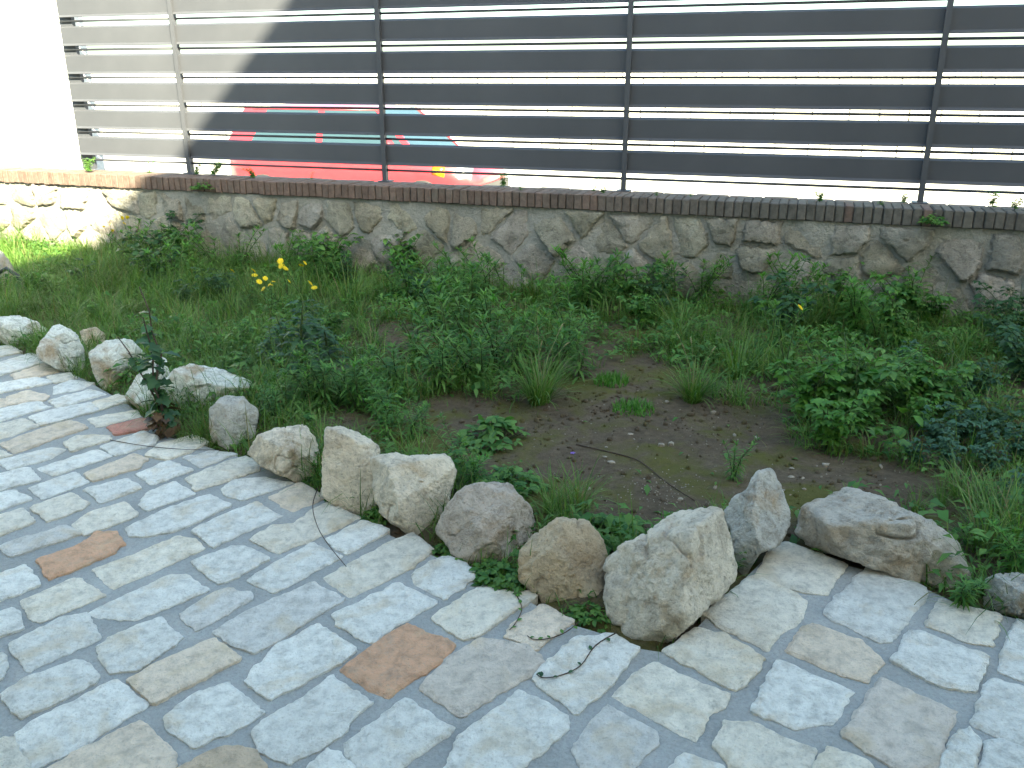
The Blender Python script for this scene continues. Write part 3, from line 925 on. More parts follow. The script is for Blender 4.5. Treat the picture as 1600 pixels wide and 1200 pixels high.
        link('mirror', mi.data('mirror', M['red_paint']), root)
        h = MB(); h.box((-0.20 * k, sd * 0.845 - 0.01, 0.83), (0.0, sd * 0.845 + 0.01, 0.86)); link('door_handle', h.data('door_handle', M['chrome'], False), root)
        for xw in (-1.22, 1.18):
            w = MB(); w.tube([(xw * k, sd * 0.66, 0.29), (xw * k, sd * 0.845, 0.29)], [0.29, 0.29], 24)
            wo = link('wheel', w.data('tyre', M['rubber']), root)
            w = MB(); w.tube([(xw * k, sd * 0.80, 0.29), (xw * k, sd * 0.852, 0.29)], [0.18, 0.18], 16); link('rim', w.data('rim', M['chrome'], False), wo)
    bmp = MB(); bmp.box((1.70 * k, -0.62, 0.36), (1.895 * k, 0.62, 0.50)); bmp.box((1.76 * k, -0.40, 0.56), (1.83 * k, 0.40, 0.66)); link('bumper', bmp.data('bumper', M['trim'], False), root)
    return root
build_car()

# ------------------------------------------------------------------ the house whose shadow lies over the garden
fx, fz = fs(300, 230)
edge_s = fs(450, 0)
HH = 10.0
tq = (HH - edge_s[1]) / 0.70
HS = edge_s[0] + 0.70 * tq
print('house side at s', HS, 'from lower point', fx + 0.70 * (HH - fz) / 0.70)
house = set_props(empty('house', wpt(HS, 0, 0), WALL_ROT), 'three storey plastered house beside the paved yard', 'house')
h = MB(); h.box((0.0, -22, -0.2), (16, 0, HH - 0.25)); link('wall', h.data('wall', M['plaster'], False), house)
h = MB(); h.box((-11.5, -12, -0.2), (-0.004, -1.6, 6.0)); link('sky_blocker_wall', h.data('sky_blocker_wall', M['plaster'], False), house)  # unseen wing added to cut skylight on camera-facing sides and bounce warm light
h = MB(); h.box((-11.6, -12.1, 6.0), (-0.004, -1.5, 6.2)); link('sky_blocker_roof', h.data('sky_blocker_roof', M['roof'], False), house)  # top of the added, unseen wing that blocks sky behind the camera
h = MB(); h.box((-0.002, -22.05, HH - 0.25), (16.1, 0.002, HH)); link('roof', h.data('roof', M['roof'], False), house)
for fl in range(3):
    for k in range(4):
        w = MB(); w.box((-0.03, -4.5 - k * 4.5, 1.0 + fl * 3.1), (0.02, -3.3 - k * 4.5, 2.4 + fl * 3.1)); wo = link('window', w.data('window', M['shutter'], False), house)
        w = MB(); w.box((-0.034, -4.4 - k * 4.5, 1.08 + fl * 3.1), (-0.031, -3.4 - k * 4.5, 2.32 + fl * 3.1)); link('pane', w.data('pane', M['window_glass'], False), wo)

# ------------------------------------------------------------------ boulders along the bed
import bmesh
def ico(sub):
    bm = bmesh.new(); bmesh.ops.create_icosphere(bm, subdivisions=sub, radius=1.0)
    v = np.array([q.co[:] for q in bm.verts]); f = [tuple(x.index for x in p.verts) for p in bm.faces]
    bm.free(); return v, f
ICO_V, ICO_F = ico(6)
def boulder(px, label, tint, seed, thick=0.9, planes=(), sub=None, front=None, rough=1.0):
    px = np.array(px, float)
    low = px[np.argsort(px[:, 1])[-3:]]
    fb = np.array([px[:, 0].mean() * 0.5 + low[:, 0].mean() * 0.5, px[:, 1].max()])
    base = on_ground(fb[0], fb[1], -0.01)
    wpx = px[:, 0].max() - px[:, 0].min()
    cpx = px.mean(0)
    r = ray(*cpx); rl = np.linalg.norm(r)
    dist0 = np.linalg.norm(base - [0, 0, CAM_H])
    width = wpx / F * dist0
    dist = dist0 * (rl / rl) + width * 0.30 * thick
    vd = r / rl
    c = np.array([0, 0, CAM_H]) + vd * dist
    right = np.cross(vd, [0, 0, 1.0]); right /= np.linalg.norm(right)
    up = np.cross(right, vd)
    # outline in the plane across the view, metres
    q = []
    for p in px:
        rr = ray(*p); rr = rr / (rr @ vd) * dist
        o_ = np.array([0, 0, CAM_H]) + rr - c
        q.append((o_ @ right, o_ @ up))
    q = chaikin(np.array(q), 0.08)
    if area2(q) < 0: q = q[::-1]
    hd = width * 0.5 * thick
    d = ICO_V                                     # x right, y up', z towards camera
    th = np.arctan2(d[:, 1], d[:, 0])
    # star-shaped outline radius
    qa = resample(q, width / 40)
    qt = np.arctan2(qa[:, 1], qa[:, 0]); qr = np.hypot(qa[:, 0], qa[:, 1])
    o_ = np.argsort(qt); qt, qr = qt[o_], qr[o_]
    R = np.interp(th, np.r_[qt[-1] - 2 * math.pi, qt, qt[0] + 2 * math.pi], np.r_[qr[-1], qr, qr[0]])
    xy = np.hypot(d[:, 0], d[:, 1])
    rad = R / np.maximum(xy, 1e-4)
    rng = np.random.default_rng(seed)
    Rm = qr.mean()
    P = [((0, 0, 1), hd), ((0, 0, -1), hd)]
    def cut(n_, f_):
        n_ = np.array(n_, float); n_ /= np.linalg.norm(n_)
        P.append((n_, max(0.02, float((qa @ n_[:2]).max()) + abs(n_[2]) * hd * f_)))
    for k in range(6 if planes else 12):
        a_ = rng.uniform(0, 6.283); e_ = rng.uniform(0.35, 1.15)
        cut((math.cos(a_) * math.cos(e_), math.sin(a_) * math.cos(e_), math.sin(e_) * (1 if rng.random() < 0.75 else -1)), rng.uniform(-0.10, 0.45))
    for n_, hfac in planes:
        cut(n_, hfac)
    inv = (1 / rad) ** 44
    for n_, h_ in P:
        dp = np.maximum(d @ np.array(n_), 1e-4)
        inv = inv + (dp / h_) ** 44
    rad = inv ** (-1 / 44)
    pts = d * rad[:, None]
    W_ = pts[:, :1] * right + pts[:, 1:2] * up - pts[:, 2:3] * vd
    nrm = W_ / np.linalg.norm(W_, axis=1)[:, None]
    amp = width * rough
    disp = 0.034 * fbm(W_ / width * 3.2 + seed, 3, seed) + 0.042 * fbm(W_ / width * 7 + seed, 5, seed + 3, 0.70)
    cell = np.abs(vnoise(W_ / width * 4.5 + seed * 2, seed + 7))
    disp = disp - 0.045 * np.maximum(0, 0.12 - cell) / 0.12 * (vnoise(W_ / width * 2.0 + seed, seed + 9) > -0.1)
    disp = disp + 0.009 * fbm(W_ / width * 30 + seed, 3, seed + 11)
    W_ = W_ + nrm * (disp * amp)[:, None]
    org = np.array([c[0], c[1], 0.0])
    off = c - org
    W_ = W_ + off
    W_[:, 2] = np.maximum(W_[:, 2], -0.12)
    o = link('boulder', mesh_data('boulder', W_, ICO_F, M['boulder']), None, org, color=tuple(min(0.82, 1.13 * q) for q in tint))
    return set_props(o, label, 'boulder', 'boulders edging the garden bed')
WHT, CRM, GRY, TAN = (0.76, 0.73, 0.66), (0.70, 0.61, 0.48), (0.48, 0.455, 0.405), (0.53, 0.425, 0.295)
BO = [
 ([(-60, 385), (0, 388), (14, 405), (24, 428), (14, 452), (-60, 462)], 'grey boulder standing beside the black hose near the sunlit wall', GRY, 1, 0.9),
 ([(-40, 494), (0, 487), (22, 486), (60, 505), (75, 516), (70, 530), (55, 545), (20, 540), (-40, 525)], 'pale flat boulder at the grassy end of the bed', WHT, 2, 1.0),
 ([(56, 546), (80, 510), (94, 507), (120, 520), (132, 550), (137, 588), (95, 580), (57, 558)], 'pale boulder half hidden by a grass clump', WHT, 3, 0.9),
 ([(124, 516), (150, 511), (165, 523), (162, 545), (131, 550)], 'small pale boulder peeping out behind two larger ones', CRM, 4, 0.9),
 ([(139, 553), (150, 540), (168, 531), (205, 531), (227, 553), (212, 590), (188, 610), (165, 610), (146, 590)], 'white boulder with a brown broken face', WHT, 5, 0.9),
 ([(193, 620), (225, 576), (240, 557), (258, 560), (268, 590), (262, 644), (225, 646)], 'pale pointed boulder behind the thorny dark plant', WHT, 6, 0.9),
 ([(275, 576), (300, 567), (334, 572), (392, 595), (388, 618), (340, 648), (310, 652), (262, 648), (258, 595)], 'broad whitish boulder sloping down behind the thorny dark plant', WHT, 7, 0.8),
 ([(326, 640), (349, 617), (379, 619), (403, 640), (400, 684), (362, 704), (330, 692)], 'grey rounded boulder with grass growing round it', GRY, 8, 0.9),
 ([(388, 708), (405, 681), (428, 669), (476, 664), (495, 685), (500, 712), (499, 762), (466, 752), (412, 730)], 'cream rounded boulder with a rough pitted top', CRM, 9, 0.9),
 ([(504, 722), (508, 668), (536, 664), (562, 677), (597, 697), (588, 795), (562, 808), (502, 777)], 'tall upright boulder with a flat white slanting top', CRM, 10, 0.75),
 ([(577, 715), (620, 707), (642, 713), (695, 707), (708, 715), (716, 740), (706, 765), (690, 828), (650, 842), (592, 806), (582, 760)], 'tan boulder with a notched white rim', CRM, 11, 0.75),
 ([(680, 828), (699, 784), (710, 769), (740, 757), (770, 751), (796, 756), (811, 772), (830, 791), (836, 825), (820, 855), (809, 884), (757, 897), (710, 866)], 'brownish grey rugged boulder with a humped top', (0.48, 0.41, 0.34), 12, 0.9),
 ([(807, 868), (830, 840), (860, 814), (882, 804), (916, 807), (929, 825), (958, 859), (948, 900), (948, 947), (897, 963), (852, 944), (811, 904)], 'tan block shaped boulder beside the big corner boulder', TAN, 13, 0.9),
 ([(943, 907), (946, 885), (965, 859), (1017, 829), (1062, 791), (1089, 785), (1124, 790), (1132, 806), (1156, 902), (1094, 962), (1045, 1008), (1008, 1015), (985, 1006), (950, 968)], 'largest pale boulder standing on the corner of the bed', (0.64, 0.575, 0.475), 14, 0.72),
 ([(1131, 799), (1150, 778), (1168, 765), (1173, 750), (1181, 736), (1204, 733), (1222, 756), (1233, 794), (1235, 820), (1217, 852), (1187, 862), (1162, 908), (1152, 890), (1143, 840)], 'narrow grey boulder with a pointed peak', (0.49, 0.475, 0.435), 15, 0.8),
 ([(1243, 806), (1262, 786), (1322, 763), (1349, 769), (1394, 783), (1450, 805), (1499, 844), (1515, 868), (1517, 917), (1495, 933), (1442, 913), (1356, 884), (1307, 872), (1262, 853), (1240, 832)], 'long low rounded boulder with dark pitted stains', (0.50, 0.455, 0.39), 16, 0.62),
 ([(1536, 913), (1544, 902), (1581, 896), (1620, 898), (1665, 915), (1675, 955), (1645, 978), (1600, 970), (1562, 957), (1540, 947)], 'small grey boulder beside the lance leaved weed', GRY, 17, 0.8),
]
PL = {14: [((0.80, -0.02, 0.60), -0.42), ((-0.50, -0.12, 0.85), 0.05), ((-0.42, 0.80, 0.42), -0.35), ((0.25, 0.92, 0.3), -0.1), ((0.1, -0.75, 0.65), 0.1)],
      13: [((-0.55, 0.45, 0.70), -0.05), ((0.75, 0.15, 0.64), -0.35), ((0.15, 0.93, 0.33), -0.35), ((-0.15, -0.3, 0.94), 0.1)],
      12: [((-0.5, 0.3, 0.8), 0.0), ((0.7, -0.1, 0.7), -0.25), ((0.15, 0.88, 0.45), -0.25), ((0, -0.6, 0.8), 0.1)],
      11: [((-0.85, -0.05, 0.52), -0.25), ((0.55, -0.2, 0.8), -0.05), ((0, 0.94, 0.34), -0.45)],
      10: [((0.40, 0.86, 0.32), -0.55), ((-0.35, -0.05, 0.93), 0.05), ((0.92, 0.1, 0.38), -0.50)],
      9: [((0.1, 0.85, 0.5), -0.35), ((0.6, -0.3, 0.74), -0.15), ((-0.7, 0, 0.7), -0.1)], 8: [((0, 0.90, 0.43), -0.35), ((0.5, -0.2, 0.84), 0.0), ((-0.7, 0.1, 0.7), -0.1)],
      7: [((0.25, 0.86, 0.45), -0.35), ((-0.4, -0.1, 0.9), 0.0)], 6: [((-0.6, 0.5, 0.62), -0.2), ((0.6, 0, 0.8), -0.1)],
      5: [((-0.3, 0.82, 0.48), -0.35), ((0.62, -0.35, 0.70), -0.3), ((-0.6, -0.1, 0.8), 0.0)], 3: [((-0.3, 0.78, 0.55), -0.3), ((0.6, -0.2, 0.76), -0.2)], 2: [((0.1, 0.9, 0.42), -0.3)],
      15: [((0.6, 0.2, 0.77), -0.2), ((-0.7, 0.2, 0.68), -0.15)], 16: [((-0.1, 0.86, 0.5), -0.25), ((0.25, -0.3, 0.92), 0.1), ((0.6, 0.6, 0.53), -0.1)], 17: [((0, 0.9, 0.43), -0.3)]}
boulders = []
for px, lb, tint, sd, th in BO:
    boulders.append(boulder(px, lb, tint, sd, th, PL.get(sd, ())))
print('setting done')
# ------------------------------------------------------------------ plants
def rdir(az, el): return np.array([math.cos(az) * math.cos(el), math.sin(az) * math.cos(el), math.sin(el)])
UP = np.array([0, 0, 1.0])
def curve_stem(r, h, lean, az, n=6, wob=0.02):
    pts = []
    for i in range(n):
        t = i / (n - 1)
        pts.append(np.array([math.cos(az) * lean * h * t * t, math.sin(az) * lean * h * t * t, h * t]) + np.r_[r.normal(0, wob, 2) * h * t, 0])
    return pts
def at(pts, t):
    x = t * (len(pts) - 1); i = min(int(x), len(pts) - 2)
    return pts[i] + (pts[i + 1] - pts[i]) * (x - i)
def sp_whorl(seed, mat):          # upright weed, narrow leaves spiralling up its stems
    r = np.random.default_rng(seed); st, lf = MB(), MB()
    for k in range(r.integers(3, 6)):
        h = r.uniform(0.65, 1.0); az0 = r.uniform(0, 6.28)
        pts = [p + np.array([math.cos(az0), math.sin(az0), 0]) * 0.05 * (k > 0) for p in curve_stem(r, h, 0.45 * (k > 0) + 0.05, az0)]
        st.tube(pts, np.linspace(0.013, 0.005, len(pts)), 5)
        nl = int(36 * h); az = r.uniform(0, 6.28)
        for i in range(nl):
            t = 0.08 + 0.92 * (i / nl) ** 0.85; az += 2.4 + r.normal(0, 0.2)
            el = 0.1 + 0.9 * t ** 2 + r.normal(0, 0.12)
            d = rdir(az, el); L = (0.30 - 0.13 * t) * r.uniform(0.8, 1.25)
            lf.leaf(at(pts, t), d, UP + 0.01, L, L * 0.16, 0.9 - 0.3 * t, 4, 0.42, 0.3)
        for i in range(7):
            lf.leaf(pts[-1], rdir(i * 0.9, r.uniform(0.5, 1.2)), UP + 0.01, r.uniform(0.10, 0.17), 0.033, 0.5, 3, 0.42, 0.3)
    return [('stem', st.data('stem', M['stem'])), ('foliage', lf.data('foliage', mat))]
def sp_bushy(seed, mat):          # branching weed with broad oval leaves in threes
    r = np.random.default_rng(seed); st, lf = MB(), MB()
    for k in range(r.integers(7, 10)):
        az0 = r.uniform(0, 6.28); h = r.uniform(0.5, 1.0)
        pts = curve_stem(r, h, r.uniform(0.2, 0.9), az0, 6, 0.03)
        st.tube(pts, np.linspace(0.012, 0.004, len(pts)), 5)
        for i in range(int(15 * h) + 4):
            t = r.uniform(0.2, 1.0); az = r.uniform(0, 6.28); p = at(pts, t); d = rdir(az, r.uniform(0.0, 0.6))
            q = p + d * r.uniform(0.05, 0.12)
            st.tube([p, q], [0.004, 0.003], 3, False)
            L = r.uniform(0.10, 0.19)
            for a2 in (-0.9, 0.0, 0.9):
                lf.leaf(q, rdir(az + a2, r.uniform(-0.1, 0.35)), UP + r.normal(0, 0.25, 3), L * (1.0 if a2 == 0 else 0.8), L * 0.52, 0.7, 4, 0.42, 0.2)
    return [('stem', st.data('stem', M['stem'])), ('foliage', lf.data('foliage', mat))]
def sp_thistle(seed, mat):        # dark clump of long jagged leaves
    r = np.random.default_rng(seed); st, lf = MB(), MB()
    pts = curve_stem(r, 0.9, 0.1, r.uniform(0, 6)); st.tube(pts, np.linspace(0.022, 0.008, len(pts)), 6)
    for i in range(80):
        t = r.uniform(0.02, 1.0); az = i * 2.4; L = r.uniform(0.2, 0.42) * (1.1 - 0.6 * t)
        lf.leaf(at(pts, t), rdir(az, r.uniform(0.1, 0.8)), UP + 0.01, L, L * 0.36, 1.2, 9, 0.5, 0.25, 0.62)
    return [('stem', st.data('stem', M['stem'])), ('foliage', lf.data('foliage', mat))]
def sp_tuft(seed, mat, heads=4, nb=230, spread=0.14):     # grass tuft
    r = np.random.default_rng(seed); lf, hd = MB(), MB()
    for i in range(nb):
        az = r.uniform(0, 6.28); rr = spread * math.sqrt(r.random())
        lf.blade((rr * math.cos(az), rr * math.sin(az), -0.02), az + r.normal(0, 0.6), r.uniform(0.45, 1.05), r.uniform(0.010, 0.022), r.uniform(0.05, 0.75), r.uniform(0.2, 1.7), 5)
    for i in range(heads):
        az = r.uniform(0, 6.28); pts = curve_stem(r, r.uniform(0.95, 1.25), r.uniform(0.1, 0.45), az, 7, 0.01)
        hd.tube(pts, 0.003, 4)
        e = pts[-1]; d = pts[-1] - pts[-2]; d /= np.linalg.norm(d)
        hd.tube([e - d * 0.02, e + d * 0.05, e + d * 0.11 - UP * 0.01, e + d * 0.16 - UP * 0.03], [0.005, 0.012, 0.010, 0.003], 6)
    out = [('blades', lf.data('blades', mat))]
    if heads: out.append(('seed_heads', hd.data('seed_heads', M['straw'])))
    return out
def flower(fl, p, d, rad, r):
    d = d / np.linalg.norm(d); a = np.cross(d, [0.3, 0.5, 0.1]); a /= np.linalg.norm(a); b = np.cross(d, a)
    for ring, n, k in ((1.0, 16, 0.12), (0.72, 13, 0.3), (0.45, 9, 0.6)):
        for i in range(n):
            t = 6.283 * i / n + r.uniform(-0.1, 0.1)
            u = math.cos(t) * a + math.sin(t) * b
            fl.leaf(p, u + d * k, d, rad * ring, rad * 0.30, 0.25, 3, 0.55, 0.1)
def sp_daisy(seed, mat, nfl=3):       # feathery weed with yellow flower heads
    r = np.random.default_rng(seed); st, lf, heads = MB(), MB(), []
    for k in range(nfl + 2):
        az0 = r.uniform(0, 6.28); h = r.uniform(0.8, 1.05) if k < nfl else r.uniform(0.4, 0.7)
        pts = curve_stem(r, h, r.uniform(0.1, 0.4), az0, 6, 0.02); st.tube(pts, np.linspace(0.012, 0.006, 6), 5)
        for i in range(9):
            t = r.uniform(0.05, 0.8); az = r.uniform(0, 6.28); L = r.uniform(0.16, 0.3) * (1.1 - t * 0.5)
            lf.leaf(at(pts, t), rdir(az, r.uniform(0.1, 0.7)), UP + 0.01, L, L * 0.4, 0.8, 9, 0.5, 0.15, 0.7)
        if k < nfl:
            fl = MB(); flower(fl, pts[-1], rdir(r.uniform(0, 6.28), 0.7) + np.array([0, -0.6, 0.5]), r.uniform(0.075, 0.10) * (0.65 if nfl == 1 else 1), r)
            heads.append(('flower_head', fl.data('flower_head', M['petal'])))
    return [('stem', st.data('stem', M['stem'])), ('foliage', lf.data('foliage', mat))] + heads
def sp_creeper(seed, mat):        # low clump of small lobed leaves
    r = np.random.default_rng(seed); st, lf = MB(), MB()
    for k in range(70):
        az = r.uniform(0, 6.28); rr = 0.5 * r.random() ** 0.7; z = 0.42 * (1 - rr * 1.5) * r.uniform(0.3, 1.0)
        p = np.array([rr * math.cos(az), rr * math.sin(az), max(0.02, z)])
        st.tube([(p[0] * 0.5, p[1] * 0.5, 0.0), p], [0.006, 0.004], 3, False)
        L = r.uniform(0.13, 0.24)
        for a2 in (-1.0, 0, 1.0):
            lf.leaf(p, rdir(az + a2 + r.normal(0, 0.2), r.uniform(-0.1, 0.5)), UP + r.normal(0, 0.3, 3), L * (1 if a2 == 0 else 0.75), L * 0.5, 0.6, 3, 0.5, 0.15)
    return [('stem', st.data('stem', M['stem'])), ('foliage', lf.data('foliage', mat))]
def sp_round(seed, mat):          # seedling with a few large round leaves
    r = np.random.default_rng(seed); st, lf = MB(), MB()
    for k in range(7):
        az = k * 0.9 + r.normal(0, 0.2); h = r.uniform(0.4, 1.0)
        pts = curve_stem(r, h, r.uniform(0.3, 0.9), az); st.tube(pts, 0.008, 4)
        lf.leaf(pts[-1], rdir(az, -0.2), UP + 0.01, 0.42, 0.36, 0.9, 6, 0.5, 0.12)
    return [('stem', st.data('stem', M['stem'])), ('foliage', lf.data('foliage', mat))]
def sp_cushion(seed, mat):        # low bright cushion
    r = np.random.default_rng(seed); lf = MB()
    for k in range(260):
        az = r.uniform(0, 6.28); rr = 0.5 * math.sqrt(r.random())
        lf.blade((rr * math.cos(az), rr * math.sin(az), -0.02), r.uniform(0, 6.28), r.uniform(0.15, 0.4) * (1.1 - rr), 0.03, r.uniform(0, 0.7), r.uniform(0, 1.2), 3)
    return [('blades', lf.data('blades', mat))]
def sp_thorny(seed, mat):         # dark straggling stems, jagged leaves, withered ones below
    r = np.random.default_rng(seed); st, lf, dl = MB(), MB(), MB()
    for k in range(5):
        az0 = r.uniform(0, 6.28); h = (1.0, 0.92, 0.7, 0.55, 0.45)[k]
        pts = curve_stem(r, h, r.uniform(0.05, 0.35), az0, 8, 0.025); st.tube(pts, np.linspace(0.009, 0.003, 8), 5)
        for i in range(22):
            t = r.uniform(0.1, 0.97); p = at(pts, t); az = r.uniform(0, 6.28)
            st.tube([p, p + rdir(az, 0.3) * 0.018], [0.003, 0.0006], 3, False)
        for i in range(int(34 * h)):
            t = r.uniform(0.05, 0.85); az = r.uniform(0, 6.28); L = r.uniform(0.06, 0.13)
            (dl if t < 0.3 else lf).leaf(at(pts, t), rdir(az, r.uniform(-0.4, 0.5)), UP + r.normal(0, 0.3, 3), L, L * 0.6, 0.9, 7, 0.5, 0.2, 0.45)
    return [('stem', st.data('stem', M['twig'])), ('foliage', lf.data('foliage', mat)), ('withered_leaves', dl.data('withered_leaves', M['dry_leaf']))]
LIB = {}
def variants(key, fn, n, *a):
    LIB[key] = [fn(900 + 31 * k + 7 * len(LIB), *a) for k in range(n)]
variants('whorl', sp_whorl, 4, M['weed'])
variants('whorl_light', sp_whorl, 2, M['weed_light'])
variants('bushy', sp_bushy, 4, M['weed'])
variants('bushy_light', sp_bushy, 2, M['weed_light'])
variants('bushy_dark', sp_bushy, 2, M['weed_dark'])
variants('bushy_blue', sp_bushy, 2, M['weed_blue'])
variants('thistle', sp_thistle, 2, M['weed_dark'])
variants('tuft', sp_tuft, 3, M['grass'])
variants('tuft_plain', sp_tuft, 3, M['grass'], 0, 70)
variants('daisy', sp_daisy, 3, M['weed'])
variants('daisy_one', sp_daisy, 2, M['weed'], 1)
variants('creeper', sp_creeper, 3, M['weed'])
variants('round', sp_round, 1, M['weed_light'])
variants('cushion', sp_cushion, 1, M['weed_light'])
variants('thorny', sp_thorny, 1, M['weed_dark'])
COUNT = {}
def plant(key, pos, h, label, cat='weed', group=None, name='weed', rotz=None, wide=1.0, tilt=(0, 0)):
    v = LIB[key]; k = COUNT.get(key, 0); COUNT[key] = k + 1
    root = set_props(empty(name, pos, RNG.uniform(0, 6.28) if rotz is None else rotz), label, cat, group)
    root.rotation_euler[0], root.rotation_euler[1] = tilt
    root.scale = (h * wide, h * wide, h)
    for nm, me in v[k % len(v)]:
        link(nm, me, root)
    return root

# single plants one can find in the picture
plant('tuft', bed_at(842, 628), 0.34, 'thick grass tuft with seed heads between bare soil and leafy thicket', 'grass tuft', name='grass_tuft', wide=1.05)
plant('tuft', bed_at(1082, 628), 0.27, 'grass tuft with many pale seed heads beside the low bright cushion plants', 'grass tuft', name='grass_tuft', wide=1.1)
plant('tuft_plain', bed_at(1150, 590), 0.40, 'wide bladed grass behind the seeding tuft', 'grass tuft', name='grass_tuft')
plant('cushion', bed_at(990, 643), 0.20, 'low bright green cushion flat on the bare soil', 'cushion plant', name='cushion_plant', wide=1.1)
plant('cushion', bed_at(955, 603), 0.22, 'small bright green cushion next to the thick grass tuft', 'cushion plant', name='cushion_plant', wide=0.9)
for px, py, h in ((430, 585, .30), (515, 590, .34), (500, 560, .36), (450, 570, .34)):
    plant('thistle', bed_at(px, py), h, 'smaller dark jagged leaved clump beside the big dark one', 'thistle', 'dark jagged clumps round the big one', 'thistle', wide=1.2)
plant('thistle', bed_at(472, 600), 0.52, 'dark jagged leaved clump rising from the grass behind the cream boulder', 'thistle', name='thistle', wide=1.0)
plant('thistle', bed_at(540, 452), 0.34, 'dark jagged leaved clump against the foot of the stone wall', 'thistle', name='thistle', wide=1.0)
plant('thorny', bed_at(262, 668) + np.array([0, -0.02, 0]), 0.72, 'thorny dark plant with withered lower leaves in front of the pale boulders', 'thorny plant', name='thorny_plant', wide=1.15)
plant('round', bed_at(1388, 690), 0.16, 'seedling with large round drooping leaves under the bushy weeds', 'seedling', name='seedling')
plant('whorl', on_ground(1512, 962, 0.0) + np.array([0.0, 0.06, 0]), 0.15, 'small lance leaved weed sprouting between the long boulder and the small grey one', 'weed', wide=1.25)
plant('whorl', bed_at(1145, 752), 0.20, 'lone slender weed standing on bare soil behind the narrow peaked boulder', 'weed', wide=0.8)
plant('bushy', bed_at(1400, 560), 0.46, 'tall leafy weed reaching up the stone wall beside the bushy weeds', 'weed', wide=0.75)
plant('whorl', bed_at(725, 470), 0.42, 'tall narrow leaved weed standing against the middle of the stone wall', 'weed', wide=0.9)
plant('daisy_one', bed_at(1225, 600), 0.44, 'weed with a single yellow flower in front of the stone wall', 'flowering weed', name='flowering_weed', wide=0.8)
plant('daisy_one', bed_at(1605, 650), 0.36, 'bright weed with a pale yellow flower among dark leaves', 'flowering weed', name='flowering_weed', wide=0.9)
plant('daisy_one', bed_at(985, 500), 0.30, 'weed with one small yellow flower close to the wall foot', 'flowering weed', name='flowering_weed', wide=0.8)
for px, py, h in ((395, 486, 0.29), (432, 500, 0.27), (452, 488, 0.33), (484, 505, 0.28), (425, 512, 0.30), (470, 480, 0.30)):
    plant('daisy', bed_at(px, py), h, 'yellow flowered weed in the group growing out of the tall grass', 'flowering weed', 'yellow flowered weeds in the grass', 'flowering_weed', wide=0.9)
for px, py, h in ((205, 405, 0.36), (180, 410, 0.30), (228, 400, 0.36)):
    plant('daisy', bed_at(px, py), h, 'tall thin flowering weed before the wall at the edge of the sunlight', 'flowering weed', 'flowering weeds at the edge of the sunlight', 'flowering_weed', wide=0.6)
# weeds by kind and place
KIND = {'whorl': 'narrow leaved green weed', 'whorl_light': 'pale narrow leaved weed', 'bushy': 'broad leaved green weed', 'bushy_light': 'bushy bright green weed', 'bushy_dark': 'dark broad leaved weed',
        'bushy_blue': 'bluish broad leaved weed', 'creeper': 'low clump of lobed leaves', 'tuft_plain': 'thin grass tuft'}
def several(spec, *args, **kw):
    for key, px, py, h in spec:
        plant(key, bed_at(px, py), (hv := h * RNG.uniform(1.15, 1.5)), ('taller ' if hv > 0.33 else 'shorter ') + KIND[key] + ' ' + args[0], *args[1:])
several([('whorl', 700, 575, .36), ('whorl', 735, 560, .34), ('whorl', 690, 610, .27), ('whorl', 735, 600, .27), ('whorl', 775, 575, .31), ('whorl', 655, 575, .26), ('whorl', 755, 600, .26),
         ('whorl', 720, 520, .34), ('whorl', 765, 530, .33), ('whorl', 800, 590, .28), ('whorl', 870, 585, .30), ('whorl', 905, 595, .24), ('whorl', 680, 520, .3), ('whorl', 890, 560, .3), ('whorl_light', 820, 560, .3), ('whorl', 740, 495, .36), ('whorl', 690, 490, .3)],
        'in the dense thicket between wall and bare soil', 'weed', 'weeds of the thicket in the middle of the bed')
several([('whorl_light', 560, 640, .24), ('whorl_light', 590, 650, .22), ('whorl', 610, 665, .23), ('whorl', 640, 690, .16), ('whorl', 540, 630, .24), ('whorl', 430, 660, .18), ('whorl', 450, 650, .2), ('whorl', 510, 640, .26), ('whorl', 485, 635, .22),
         ('whorl_light', 605, 690, .2), ('whorl', 665, 680, .16), ('whorl', 415, 645, .16), ('whorl', 580, 610, .22), ('whorl', 620, 610, .22)],
        'just behind the cream and upright boulders', 'weed', 'weeds behind the boulders')
several([('bushy', 700, 770, .13), ('whorl_light', 735, 765, .16), ('bushy', 765, 785, .12), ('whorl', 720, 740, .16), ('bushy', 790, 775, .11), ('creeper', 770, 690, .2), ('creeper', 800, 765, .2)],
        'behind the notched and the humped boulders', 'weed', 'weeds behind the humped boulder')
several([('tuft_plain', 860, 800, .2), ('tuft_plain', 905, 795, .2), ('creeper', 940, 845, .2), ('creeper', 985, 845, .2), ('tuft_plain', 880, 815, .15)],
        'on the soil behind the block shaped boulder', 'weed', 'low weeds behind the block shaped boulder')
several([('bushy_light', 1290, 700, .26), ('bushy_light', 1260, 660, .24), ('bushy', 1330, 670, .30), ('bushy_light', 1300, 650, .26), ('bushy', 1350, 640, .26), ('bushy_light', 1420, 650, .24), ('bushy_light', 1460, 640, .22), ('bushy', 1400, 625, .24), ('bushy', 1480, 655, .22), ('bushy_light', 1440, 680, .18), ('whorl', 1290, 620, .28), ('whorl', 1310, 625, .28)],
        'beside the bare soil patch', 'weed', 'bushy weeds beside the bare soil')
